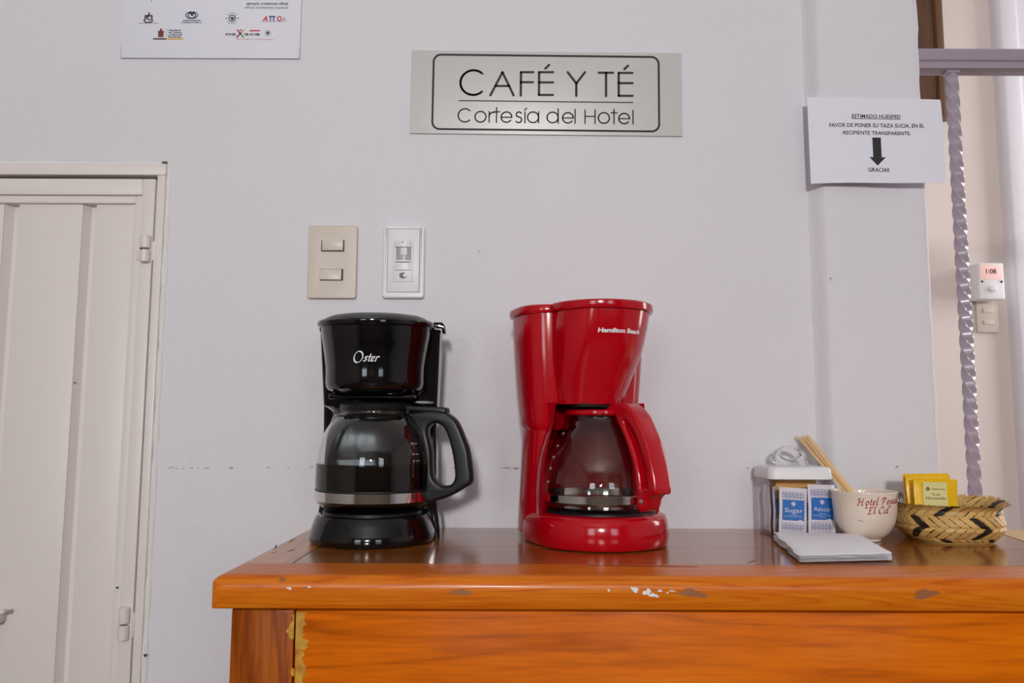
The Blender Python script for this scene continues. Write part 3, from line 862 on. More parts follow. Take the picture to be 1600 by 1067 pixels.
M_beige = mat('beige_plastic', (210, 199, 188), 0.42)
M_beige2 = mat('beige_rocker_plastic', (215, 205, 194), 0.36)
M_slot = mat('switch_slot', (84, 74, 58), .8)
M_wp = mat('white_plastic', (232, 231, 234), 0.35)
def switch():
    a = P(481, 467, WY); b_ = P(560, 354, WY)
    W = b_.x-a.x; H = b_.z-a.z
    rt = empty('light_switch', (a.x, WY-.0005, a.z), label='beige double rocker light switch on the wall above the black coffee maker', cat='light switch')
    # plate with two openings
    def L(x, y): return ((x-140)/(665-140)*W, (925-y)/(925-155)*H)
    def hole(x0, y0, x1, y1):
        p = L(x0, y1); q = L(x1, y0); return [p, (q[0], p[1]), q, (p[0], q[1])]
    o_ = []
    for (cx, cy, a0) in ((W-.004, H-.004, 0), (.004, H-.004, 90), (.004, .004, 180), (W-.004, .004, 270)): o_ += arc(cx, cy, .004, a0, a0+90, 6)
    me = shape2d(o_, [hole(280, 316, 526, 432), hole(275, 620, 521, 738)], .0075, .0018, 3)
    remap(me, lambda x, y, z: (x, -z-.0042, y)); weld(me); meobj('cover_plate', me, M_beige, rt, 50)
    box('switch_slot', (W*.2, -.003, H*.2), (W*.8, -.0005, H*.85), M_slot, rt)
    for (x0, y0, x1, y1, tilt) in ((290, 316, 516, 422, .03), (278, 622, 505, 732, -.03)):
        p = L(x0, y1); q = L(x1, y0)
        bm = bmesh.new(); bbox(bm, (p[0], -.0098, p[1]), (q[0], -.001, q[1]), .0009, 2)
        for v in bm.verts:
            if v.co.y < -.005: v.co.y -= (v.co.z-(p[1]+q[1])/2)*tilt*3+(v.co.x-(p[0]+q[0])/2)*tilt
        bobj('rocker', bm, M_beige2, rt)
switch()

def sensor():
    a = P(597.5, 467, WY); b_ = P(665, 354, WY)
    W = b_.x-a.x; H = b_.z-a.z
    rt = empty('motion_sensor', (a.x, WY-.0005, a.z), label='white motion sensor switch plate right of the beige switch', cat='sensor')
    def L(x, y): return ((x-915)/(1365-915)*W, (915-y)/(915-155)*H)
    def R4(x0, y0, x1, y1): 
        p = L(x0, y1); q = L(x1, y0); return [p, (q[0], p[1]), q, (p[0], q[1])]
    o_ = []
    for (cx, cy, a0) in ((W-.006, H-.006, 0), (.006, H-.006, 90), (.006, .006, 180), (W-.006, .006, 270)): o_ += arc(cx, cy, .006, a0, a0+90, 6)
    me = shape2d(o_, [R4(970, 195, 1310, 850)], .009, .0035, 4)
    remap(me, lambda x, y, z: (x, -z-.0045, y)); weld(me); meobj('outer_frame', me, M_wp, rt, 50)
    p = L(972, 849); q = L(1308, 196)
    box('face_plate', (p[0], -.0082, p[1]), (q[0], -.0005, q[1]), M_wp, rt, .0006)
    p = L(1036, 745); q = L(1242, 312)
    box('shadow_gap', (p[0]-.0003, -.0085, p[1]-.0003), (q[0]+.0003, -.0078, q[1]+.0003), mat('grey_gap', (150, 146, 150), .8), rt)
    box('module', (p[0], -.0092, p[1]), (q[0], -.001, q[1]), M_wp, rt, .0003)
    # sensor housing: bulging, with a grey lens
    def bulge(name, x0, y0, x1, y1, d0, d1, mt):
        p = L(x0, y1); q = L(x1, y0); n = 10; V = []; F = []
        for i in range(n+1):
            t = i/n; x = p[0]+(q[0]-p[0])*t; dd = d0+(d1-d0)*math.sin(PI*t)**.6
            V += [(x, -.009, p[1]), (x, -dd, p[1]+.0004), (x, -dd, q[1]-.0004), (x, -.009, q[1])]
        for i in range(n):
            for k in range(4): F.append((i*4+k, i*4+(k+1) % 4, (i+1)*4+(k+1) % 4, (i+1)*4+k))
        F += [(0, 1, 2, 3), (n*4+3, n*4+2, n*4+1, n*4)]
        return mobj(name, V, F, mt, rt, 40)
    bulge('sensor_housing', 1045, 325, 1228, 392, .011, .0165, M_wp)
    bulge('sensor_lens', 1062, 392, 1222, 522, .010, .0155, mat('grey_lens', (176, 178, 180), .25))
    bulge('inner_element', 1112, 400, 1180, 480, .0165, .0168, mat('milky_lens', (206, 206, 206), .3))
    bulge('sensor_housing', 1050, 522, 1225, 546, .011, .0168, M_wp)
    bulge('shutter', 1045, 552, 1228, 628, .0105, .0135, M_wp)
    x, z = L(1135, 346)
    V, F = lathe([(.0011, 0), (.0011, .001)], 12, True, True)
    mobj('indicator', [(x+a_, -.0165-c_, z+b2) for a_, b2, c_ in V], F, M_dark, rt, 0)
    x, z = L(1145, 680); w2 = L(1195, 0)[0]-x
    me = shape2d(arc(0, 0, w2*.62, 90, 270, 8)[:]+arc(w2*.4, 0, w2*.62, -90, 90, 8), [], .0012, .0003, 1)
    remap(me, lambda a_, b2, c_: (x-w2*.3+a_, -.0095-c_, z+b2)); weld(me); meobj('slider_recess', me, mat('grey_slot', (120, 116, 112), .6), rt)
    V, F = lathe([(.0034, 0), (.0034, .002), (.0028, .0026)], 20, True, True)
    mobj('slider_knob', [(x+w2*.35+a_, -.0098-c_, z+b2) for a_, b2, c_ in V], F, M_wp, rt)
sensor()

# ------------------------------------------------------------------ hall: window bars, casing, thermostat
M_bar = mat('lilac_grey_enamel', (160, 147, 160), 0.25, coat=.2)
def grille():
    BY = 1.47
    t = P(1486, 105, BY); b_ = P(1525, 790, BY)
    rt = empty('iron_grille', (t.x, BY, CZ-.06), label='grey painted iron rail with a twisted square bar beside the pillar', cat='railing')
    z0 = P(1500, 113, BY).z-(CZ-.06); z1 = P(1500, 81, BY).z-(CZ-.06)
    L = P(1425, 95, BY).x-t.x
    # top rail: moulded channel section
    h = z1-z0
    prof = [(-.012, 0), (-.016, h*.03), (-.016, h*.24), (-.011, h*.30), (-.011, h*.38), (-.015, h*.46), (-.016, h*.9), (-.013, h), (.015, h), (.015, 0)]
    rings = [[(x, y, z0+z) for y, z in prof] for x in (L, .9)]
    V, F = loft(rings); mobj('rail', V, F, M_bar, rt, 30)
    # twisted square bar
    a = .0088; n = 180; rings = []
    for k in range(n+1):
        z = (z0+.004)*k/n; th = -2*PI*(z/.122)
        if k < 2: pass
        ring = []
        for c in range(4):
            for e in (-.12, .12):
                ang = th+PI/4+c*PI/2+e
                r = a*1.36
                ring.append((r*math.cos(ang), r*math.sin(ang), z))
        rings.append(ring)
    V, F = loft(rings); mobj('twisted_bar', V, F, M_bar, rt, 25)
    box('lower_rail', (L, -.014, -.03), (.9, .014, .0), M_bar, rt, .002)
    box('weld', (-.013, -.012, z0-.006), (.013, .012, z0+.001), M_bar, rt, .004)
grille()
def far_things():
    a = P(1424, 0, FY); b_ = P(1468, 0, FY); zb = P(1450, 190, FY).z
    Mb = wood('brown_casing_wood', 2, (44, 24, 10), (82, 48, 22), (104, 64, 32), rough=.4)
    rt = empty('wooden_casing', (a.x, FY, zb), label='dark brown moulded wooden casing on the far hall wall behind the pillar', cat='casing')
    H = 3.2-zb-.001; W = b_.x-a.x
    prof = [(-.02, 0), (-.02, -.03), (W*.1, -.045), (W*.22, -.05), (W*.3, -.036), (W*.52, -.036), (W*.6, -.05), (W*.72, -.05), (W*.78, -.03), (W*.95, -.024), (W, -.016), (W, 0)]
    for (x0, x1, nm) in ((0, W*.3, 'moulding'), (W*.3, W*.6, 'moulding'), (W*.6, W, 'moulding')):
        pp = [p for p in prof if x0-.001 <= p[0] <= x1+.001] if x0 else [p for p in prof if p[0] <= x1+.001]
        pp = [(pp[0][0], 0)]+[p for p in pp if p[1] < 0]+[(pp[-1][0], 0)]
        V, F = loft([[(x, y, z) for x, y in pp] for z in (0, H)]); mobj(nm, V, F, Mb, rt, 30)
    # thermostat
    c0 = P(1529, 468, FY-.1); c1 = P(1566, 411, FY-.1)
    W = c1.x-c0.x; H = c1.z-c0.z
    rt = empty('thermostat', (c0.x, FY-.052, c0.z), label='white wall thermostat with a pink lit display beyond the twisted bar', cat='thermostat')
    box('body', (0, -.055, 0), (W, .0, H), M_wp, rt, .006, 3)
    box('rear_box', (-.01, .0, .006), (W-.004, .05, H-.002), M_wp, rt, .004)
    M_disp = mat('pink_display', (232, 190, 186), .3, emit=((235, 190, 186), .35))
    box('display', (W*.08, -.0572, H*.55), (W*.95, -.054, H*.93), M_disp, rt, .001)
    f = lambda x, y: (x, -.0576, y)
    decal('digits', move2d(text2d('1:08', H*.13, .03, width=W*.40), W*.47, H*.70), f, mat('dark_red_digit', (70, 16, 20), .5), rt)
    me = shape2d(arc(0, 0, W*.17, 0, 345, 20, W*.12), [], .012, .004, 2)
    remap(me, lambda x, y, z: (x+W*.52, -.058-z, y+H*.28)); weld(me); meobj('knob', me, M_wp, rt)
    for x in (W*.13, W*.88):
        V, F = lathe([(.004, 0), (.004, .002)], 10, True, True); mobj('screw', [(x+a_, -.0555-c_, H*.48+b2) for a_, b2, c_ in V], F, M_dark, rt, 0)
    # beige plate below
    c0 = P(1525, 520, FY); c1 = P(1556, 471, FY)
    W = c1.x-c0.x; H = c1.z-c0.z
    rt = empty('blank_switch_plate', (c0.x, FY-.001, c0.z), label='cream switch plate below the thermostat on the hall wall', cat='switch plate')
    box('cover_plate', (0, -.012, 0), (W, 0, H), M_beige, rt, .003)
    for z in (.25, .62): box('rocker', (W*.28, -.016, H*z), (W*.75, -.010, H*(z+.14)), M_beige2, rt, .001)
far_things()

# ------------------------------------------------------------------ pen-drawn italic lettering (x-height 1)
PEN = {
 'O': (1.9, [arc(.95, .95, .78, 60, 420, 26, 1.0)]),
 's': (.72, [[(.62, .86), (.45, .98), (.25, .86), (.28, .66), (.5, .42), (.52, .2), (.32, .03), (.05, .14)]]),
 't': (.55, [[(.38, 1.45), (.22, .3), (.3, .04), (.5, .12)], [(.08, .95), (.58, .98)]]),
 'e': (.74, [[(.14, .48), (.5, .62), (.55, .86), (.38, .98), (.16, .78), (.08, .4), (.2, .06), (.42, .04), (.6, .2)]]),
 'r': (.7, [[(.2, .96), (.08, .02)], [(.16, .6), (.34, .92), (.52, .98), (.62, .84)]]),
 'H': (1.75, [[(.0, 1.3), (.12, 1.6), (.5, 1.62), (.45, 1.3), (.25, .2), (.12, 0), (-.1, .04)], [(1.55, 1.66), (1.3, 1.5), (1.08, .2), (1.18, 0), (1.4, .1)], [(.3, .82), (1.25, .9)]]),
 'o': (.86, [arc(.42, .5, .34, 60, 420, 18, .47)]),
 'l': (.5, [[(.48, 1.75), (.3, 1.7), (.16, .2), (.24, .02), (.44, .12)]]),
 'P': (1.35, [[(-.15, 1.1), (.0, 1.5), (.5, 1.66), (1.0, 1.55), (1.12, 1.2), (.85, .85), (.4, .78)], [(.55, 1.6), (.28, .1), (.1, 0)]]),
 'a': (.92, [[(.64, .9), (.4, .98), (.14, .66), (.1, .2), (.25, .03), (.5, .3), (.68, .96)], [(.68, .96), (.56, .2), (.66, .02), (.84, .14)]]),
 'd': (.95, [[(.6, .86), (.4, .96), (.14, .66), (.1, .2), (.25, .03), (.5, .3)], [(.8, 1.75), (.56, .2), (.66, .02), (.84, .14)]]),
 'E': (1.35, [[(1.2, 1.45), (1.0, 1.62), (.4, 1.6), (.1, 1.3)], [(.55, 1.6), (.3, .15), (.2, .02)], [(.42, .85), (.9, .9)], [(.05, .02), (.75, .0), (1.1, .3)]]),
 'C': (1.3, [[(1.15, 1.3), (1.12, 1.58), (.8, 1.66), (.35, 1.3), (.12, .7), (.25, .15), (.6, 0), (1.0, .25)]]),
 'i': (.5, [[(.26, .96), (.14, .2), (.22, .02), (.42, .12)], [(.36, 1.36), (.38, 1.4)]]),
 '"': (.6, [[(.15, 1.75), (.1, 1.4)], [(.4, 1.75), (.35, 1.4)]]),
 ' ': (.55, []),
}
def pen_text(s, xh, nib=(.13, .045, .7), gap=.1, shear=.0, width=None):
    x = 0; pls = []
    for ch in s:
        adv, gl = PEN[ch]
        for pl in gl:
            q = spline(pl, 4) if len(pl) > 3 else [Vector(p) for p in pl]
            pls.append([((x+p[0]+shear*p[1]), p[1]) for p in q])
        x += adv+gap
    k = xh if not width else width/x
    return move2d(strokes2d([[(p[0]*k-x*k/2, p[1]*xh) for p in pl] for pl in pls], (nib[0]*xh, nib[1]*xh, nib[2]), 8), 0, 0)

# ------------------------------------------------------------------ black coffee maker
def dring(r, yb, rc, z, n=40, dx=0.0, slope=0.0, y0=0.0, hw=None):
    """D outline: half circle towards the viewer, straight sides to yb with rounded corners"""
    hw = hw or r
    pts = []
    for i in range(n+1):
        a = PI+PI*i/n
        pts.append((dx+hw*math.cos(a), y0+r*math.sin(a)))
    for i in range(9):
        a = PI/2*i/8
        pts.append((dx+hw-rc+rc*math.cos(a), yb-rc+rc*math.sin(a)))
    for i in range(9):
        a = PI/2+PI/2*i/8
        pts.append((dx-hw+rc+rc*math.cos(a), yb-rc+rc*math.sin(a)))
    return [(x, y, z+slope*y) for x, y in pts]

BY0 = 1.209
bx = P(581, 850, BY0).x
def Hb(py, dy=0.0): return P(581, py, BY0+dy).z-CZ
def black_maker():
    rt = empty('coffee_maker', (bx, BY0, CZ), label='glossy black drip coffee maker under the light switches, left of the red one', cat='coffee maker', group=None)
    B = .104
    base = [(.086, 0.0005), (.0900, .002), (.0918, .007), (.0916, .012), (.0905, .0165), (.0895, .019), (.0862, .029), (.0832, .037), (.081, .0405), (.078, .0418), (.074, .0418)]
    V, F = loft([dring(r, B-.01, .02, z, hw=r) for r, z in base]); mobj('base', V, F, M_black, rt, 28)
    V, F = lathe([(.073, .041), (.073, .0455), (.0715, .0465), (.03, .0465)], 64, True, True); mobj('hot_plate', V, F, M_plate, rt)
    # water tower: slightly tapering, flared foot
    def tower(z, hw, yf):
        pts = []; rc = .014
        for (cx, cy, a0) in ((hw-rc, B-rc, 0), (-hw+rc, B-rc, 90), (-hw+.006, yf+.006, 180), (hw-.006, yf+.006, 270)):
            r = rc if a0 < 180 else .006
            pts += [(cx+r*math.cos(math.radians(a0+90*i/6)), cy+r*math.sin(math.radians(a0+90*i/6)), z) for i in range(7)]
        return pts
    V, F = loft([tower(.0005, .0965, .045), tower(.012, .0962, .045), tower(.04, .0925, .045), tower(.055, .0905, .045), (tower(.15, .0885, .047)), tower(.2, .0895, .047), tower(.3205, .0945, .03)])
    mobj('water_tower', V, F, M_black, rt, 28)
    # brew head
    z1 = .3185
    prof = [(.050, .2165), (.062, .2185), (.070, .2235), (.0728, .2285), (.0738, .234), (.0738, .245), (.0742, .258), (.0762, .273), (.0790, .290), (.0818, .307), (.0832, z1)]
    V, F = loft([dring(r, .085, .02, z, hw=r, slope=.055 if z > .302 else 0, y0=0) for r, z in prof]); mobj('brew_head', V, F, M_black, rt, 28)
    bm = bmesh.new(); bbox(bm, (-.064, -.035, .209), (.064, .06, .2175), .006, 3); bobj('drip_housing', bm, M_black, rt)
    V, F = lathe([(.012, .2045), (.018, .207), (.02, .2105)], 24, True, True); mobj('drip_nozzle', V, F, M_blackm, rt)
    # seam line under the lid and lid rim
    def lr(r, z, s=.055, hw=None): return dring(r, .088, .02, z, hw=hw or r, slope=s)
    V, F = loft([lr(.0848, z1+.0004), lr(.0875, z1+.0008), lr(.0884, z1+.003), lr(.088, z1+.0075), lr(.086, z1+.0098), lr(.08, z1+.0112)]); mobj('lid_rim', V, F, M_black, rt, 28)
    V, F = loft([lr(.0795, z1+.0110), lr(.0765, z1+.0135), lr(.066, z1+.0180), lr(.05, z1+.0205), lr(.02, z1+.0212)]); mobj('lid', V, F, M_blackg, rt, 40)
    bm = bmesh.new(); bbox(bm, (-.018, -.0895, z1+.003-.0045), (.018, -.078, z1+.010-.0045), .0018, 2); bobj('lid_tab', bm, M_black, rt)
    # hinge lug at the right and a small one at the left
    pts = [(-.006, .0), (.012, .0), (.016, -.005), (.0175, -.017), (.0125, -.017), (.011, -.009), (-.006, -.008)]
    me = shape2d(pts, [], .02, .001, 2); remap(me, lambda x, y, z: (.085+x, .045+z, z1+.0145+y)); weld(me); meobj('hinge_lug', me, M_black, rt)
    me = shape2d([(.006, .0), (-.004, .0), (-.006, -.004), (-.0055, -.012), (-.001, -.012), (.001, -.008), (.006, -.008)], [], .02, .001, 2)
    remap(me, lambda x, y, z: (-.0865+x, .03+z, z1+.0095+y)); weld(me); meobj('hinge_lug', me, M_black, rt)
    # name on the head
    tab = [(z, r) for r, z in prof]
    zc = P(581, 565, BY0-.08).z-CZ
    def f(x, y):
        z = zc+y; r = interp(tab, z)+.0003; a = (x-.0045)/r
        return (r*math.sin(a), -r*math.cos(a), z)
    decal('brand_mark', join2d(pen_text('O', .0079, (.16, .05, .6), .0, .2, .0155*1.0), move2d(pen_text('ster', .0072, (.17, .05, .6), .06, .22, .0225), .0198, .0012)), lambda x, y: f(x-.0095, y-.0003), M_white_print, rt)
    return rt
black_maker()

def carafe_glass(name, prof, th, rt, spout=None, mt=None, n=96):
    """closed thin shell from an outer (r, z) profile; spout = (angle, reach, z0, width)"""
    o_ = spline(prof, 4)
    nrm = []
    for i, p in enumerate(o_):
        t = (o_[min(i+1, len(o_)-1)]-o_[max(i-1, 0)]).normalized()
        nrm.append(Vector((-t.y, t.x)))
    inner = [(max(p.x+q.x*th, .001), p.y+q.y*th) for p, q in zip(o_, nrm)]
    outer = [(p.x, p.y) for p in o_]
    def ring(r, z):
        R = []
        for i in range(n):
            a = 2*PI*i/n
            dr = 0; dz = 0
            if spout:
                d = (a-spout[0]+PI) % (2*PI)-PI
                t = max(0, (z-spout[2])/(outer[-1][1]-spout[2]))
                g = math.exp(-(d/spout[3])**2)
                dr = spout[1]*g*t**2.2; dz = .004*g*t**2
            R.append(((r+dr)*math.cos(a), (r+dr)*math.sin(a), z+dz))
        return R
    rings = [ring(r, z) for r, z in outer]+[ring(r, z) for r, z in inner[::-1]]
    # floor of the glass
    V, F = loft(rings, True, True)
    return mobj(name, V, F, mt or M_glass, rt, 70)

def black_carafe():
    z0 = .0468
    rt = empty('coffee_carafe', (bx+.0022, BY0, CZ+z0), label='glass carafe of black coffee with a matte black handle, in the black coffee maker', cat='carafe')
    prof = [(.064, .0005), (.072, .002), (.079, .007), (.0835, .0115), (.0860, .0165), (.0866, .03), (.0866, .066), (.0858, .078), (.083, .092), (.078, .108), (.070, .123), (.061, .134), (.054, .1395), (.0515, .144), (.0525, .1500)]
    carafe_glass('glass_body', prof, .0018, rt, spout=(PI, .027, .120, .28))
    # coffee inside: reaches the glass but for a hair
    cp = [(.003, .0015), (.0635, .0016), (.0714, .003), (.0783, .0077), (.0827, .0121), (.0850, .0170), (.0856, .03), (.0856, .066), (.0855, .0685)]
    V, F = lathe(cp, 96, True, True); mobj('coffee', V, F, M_coffee, rt, 40)
    V, F = lathe([(.0868, .0146), (.0878, .0152), (.0878, .0288), (.0868, .0294)], 96, closed=True); mobj('steel_band', V, F, M_steel, rt, 30)
    V, F = lathe([(.0866, .0296), (.0872, .030), (.0872, .0315), (.0866, .032)], 96, closed=True); mobj('band_edge', V, F, M_blackm, rt, 30)
    # lid
    V, F = lathe([(.03, .1455), (.0505, .1455), (.0535, .1515), (.054, .154), (.052, .1565), (.045, .158), (.01, .1588)], 64, True, True); mobj('carafe_lid', V, F, M_blackm, rt, 30)
    # handle: closed loop in a plane turned slightly to the viewer
    def q(x, y):
        p = P(600+x/5.3375, 620+y/5.335, BY0-.02)
        return ((p.x-bx-.0022), p.z-CZ-z0)
    outer = [(300, 118), (420, 105), (520, 118), (560, 140), (622, 190), (662, 262), (700, 355), (730, 440), (748, 560), (757, 705), (700, 752), (620, 800), (540, 838), (450, 866), (400, 880), (345, 872), (342, 800), (350, 700), (352, 600), (350, 500), (345, 420), (325, 340), (285, 250), (240, 180), (215, 140)]
    hole = [(386, 265), (415, 230), (462, 221), (510, 245), (545, 300), (580, 400), (605, 520), (618, 640), (606, 700), (570, 732), (515, 737), (462, 706), (428, 660), (420, 590), (415, 460), (398, 370), (383, 310)]
    ou = [q(*p) for p in outer]; ho = [q(*p) for p in hole]
    o_s = [(p.x, p.y) for p in spline(ou, 4, True)]; h_s = [(p.x, p.y) for p in spline(ho, 5, True)]
    me = shape2d(o_s, [h_s], .023, .0055, 4)
    ph = math.radians(11)
    def rot(x, y, z):
        # wrap the inner edge against the glass
        return (x*math.cos(ph)+z*math.sin(ph)*1.0, -x*math.sin(ph)+z*math.cos(ph)+.0, y)
    remap(me, rot); weld(me); meobj('handle', me, M_blackm, rt, 50)
    lev = [(150, 70), (260, 74), (400, 82), (520, 88), (542, 100), (545, 135), (520, 140), (440, 128), (300, 122), (180, 110)]
    lv = [(p.x, p.y) for p in spline([q(*p) for p in lev], 3, True)]
    me = shape2d(lv, [], .026, .0025, 3); remap(me, rot); weld(me); meobj('thumb_lever', me, M_blackm, rt, 50)
    # markings on the far side of the glass, read in reverse from here
    tab = [(z, r) for r, z in prof]
    def fb(x, y):
        z = y; r = interp(tab, z)+.0004; a = x/r
        return (-r*math.sin(a), r*math.cos(a), z)
    zc = P(630, 708, BY0+.085).z-CZ-z0
    decal('brand_mark', move2d(join2d(pen_text('O', .0079, (.14, .045, .6), .0, .2, .0155), move2d(pen_text('ster', .0072, (.14, .05, .6), .06, .22, .0225), .0198, .0012)), -.042, zc), fb, M_white_print, rt)
    for i, (t, w_) in enumerate((('FLAVOR BREW 12 CUP GLASS CARAFE', .072), ('DO NOT USE ON STOVE TOP OR IN MICROWAVE', .078), ('HOUSEHOLD USE ONLY', .055), ('REPLACE IF CRACKED OR SCRATCHED', .078))):
        decal('printed_line', move2d(text2d(t, .0019, .01, width=w_), -.008, zc-.0085-.0033*i-(.002 if i == 3 else 0)), fb, mat('faint_print', (150, 152, 156), .5), rt)
    # cup marks near the handle
    for k, z in enumerate((.098, .083, .0735)):
        def fm(x, y):
            zz = z+y; r = interp(tab, zz)+.0003; a = math.radians(52)+x/r
            return (r*math.sin(a), -r*math.cos(a), zz)
        decal('cup_mark', join2d(rect2d(-.001, 0, .0065, .0005), move2d(text2d(('10', '8', '6')[k], .003, .0), -.0045, -.001)), fm, M_white_print, rt)
black_carafe()

# ------------------------------------------------------------------ red coffee maker
RY0 = 1.2; rx = P(937, 840, RY0).x; TH_R = math.radians(20)
cR, sR = math.cos(TH_R), math.sin(TH_R)
def toloc(x, y): return (x*cR+y*sR, -x*sR+y*cR)
fun_r = [(.203, .0535), (.215, .0555), (.24, .0615), (.265, .067), (.29, .0715), (.315, .074), (.337, .0755)]
fun_cx = [(.203, -.0165), (.24, -.0115), (.28, -.0045), (.337, .002)]
fun_cy = [(.203, .012), (.24, .008), (.28, .003), (.337, .0)]
def fun_ring(z, dr=0.0, n=72):
    r = interp(fun_r, z)+dr; c = toloc(interp(fun_cx, z), interp(fun_cy, z))
    return [(c[0]+r*math.cos(2*PI*i/n), c[1]+r*math.sin(2*PI*i/n), z) for i in range(n)]
def sgnpow(v, e): return math.copysign(abs(v)**e, v)
tank_s = [(.0, 1.0), (.02, 1.0), (.1, .955), (.155, .93), (.165, .925), (.17, .955), (.205, 1.0), (.25, 1.04), (.3, 1.075), (.335, 1.09)]
TU, TV = -.0060, .060
def tank_pt(a, z, k=1.0, e=.62):
    s = interp(tank_s, z)*k
    return (TU+.0935*s*sgnpow(math.cos(a), e), TV+.058*s*sgnpow(math.sin(a), e)+(.0), z)
def red_maker():
    rt = empty('coffee_maker', (rx, RY0, CZ), TH_R, label='glossy red drip coffee maker in the middle of the counter', cat='coffee maker')
    base = [(.0935, .0005), (.098, .002), (.1, .007), (.1008, .016), (.1, .028), (.0985, .037), (.0955, .0435), (.090, .0462), (.08, .0466)]
    V, F = loft([dring(r, .102, .056, z, n=56, hw=r) for r, z in base]); mobj('base', V, F, M_red, rt, 40)
    V, F = lathe([(.082, .0462), (.082, .0492), (.080, .0502), (.03, .0502)], 64, True, True); mobj('hot_plate', V, F, M_plate, rt)
    # lower column: hollowed in front for the carafe
    def cring(z):
        n = 44; out = []
        a0, a1 = math.radians(-48), math.radians(228)
        for i in range(n+1): out.append(tank_pt(a0+(a1-a0)*i/n, z))
        ri = interp([(.04, .0958), (.09, .0958), (.12, .0925), (.15, .085), (.18, .0765), (.205, .0735)], z)
        b0, b1 = math.radians(180+6), math.radians(-6)
        for i in range(n+1):
            a = b0+(b1-b0)*i/n
            out.append((ri*math.cos(a), min(ri*math.sin(a)*.98, .105), z))
        return out
    zs = [.012, .03, .05, .08, .11, .135, .15, .16, .165]
    V, F = loft([cring(z) for z in zs]); mobj('column', V, F, M_red, rt, 40)
    zs = [.165, .168, .172, .18, .19, .2, .206]
    V, F = loft([cring(z) for z in zs]); mobj('tank_foot', V, F, M_red, rt, 40)
    # tank proper
    def tring(z, k=1.0, n=72): return [tank_pt(2*PI*i/n, z, k) for i in range(n)]
    zs = [.205, .22, .24, .26, .28, .3, .32, .339]
    V, F = loft([tring(z) for z in zs]); mobj('water_tank', V, F, M_red, rt, 40)
    # filter head with a shallow facet down the front
    def fring(z):
        R = fun_ring(z); c = toloc(interp(fun_cx, z), interp(fun_cy, z)); r = interp(fun_r, z); o_ = []
        t = min(1, max(0, (.318-z)/.05))
        for x, y, zz in R:
            a = math.atan2(x-c[0], -(y-c[1]))           # 0 = front
            lim = .965-.05*t
            d = math.cos(a+.25)
            if d > lim: kk = 1-(1-lim/d)*.85
            else: kk = 1
            o_.append((c[0]+(x-c[0])*kk, c[1]+(y-c[1])*kk, zz))
        return o_
    zs = [.203, .205, .215, .225, .24, .25, .265, .28, .295, .31, .32, .339]
    V, F = loft([fring(z) for z in zs]); mobj('filter_head', V, F, M_red, rt, 32)
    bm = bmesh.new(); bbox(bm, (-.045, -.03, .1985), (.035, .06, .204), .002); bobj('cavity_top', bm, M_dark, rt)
    # lids: two lobes, each with a lip
    def lipt(name, fn):
        zt = .3395
        V, F = loft([fn(zt, 0), fn(zt+.0003, .004), fn(zt+.004, .0052), fn(zt+.0105, .0048), fn(zt+.0125, .003), fn(zt+.0132, -.004)])
        mobj(name, V, F, M_red, rt, 35)
    lipt('lid', lambda z, d: [(x, y, z) for x, y, _ in fun_ring(.339, d)])
    lipt('tank_lid', lambda z, d: [(x, y, z-.0004) for x, y, _ in tring(.339, 1+d/.1)])
    box('hinge_lug', (.083, .018, .323), (.0905, .032, .3395), M_red, rt, .0015)
    # name
    zc = P(967, 519, RY0-.07).z-CZ
    def f(x, y):
        z = zc+y; c = toloc(interp(fun_cx, z), interp(fun_cy, z)); r = interp(fun_r, z)+.0004; a = math.radians(2.5)+x/r
        return (c[0]+r*math.sin(a), c[1]-r*math.cos(a), z)
    decal('brand_mark', text2d('Hamilton Beach', .0064, .05, width=.071), f, M_white_print, rt)
    # level window dots on the right edge of the tank
    for k in range(6):
        z = .3-.022*k; p = tank_pt(math.radians(-12), z)
        V, F = lathe([(.0007, 0), (.0007, .0012)], 8, True, True)
        mobj('level_dot', [(p[0]+.0002+c_-.001, p[1]+a_, z+b2) for a_, b2, c_ in V], F, M_dark, rt, 0)
red_maker()

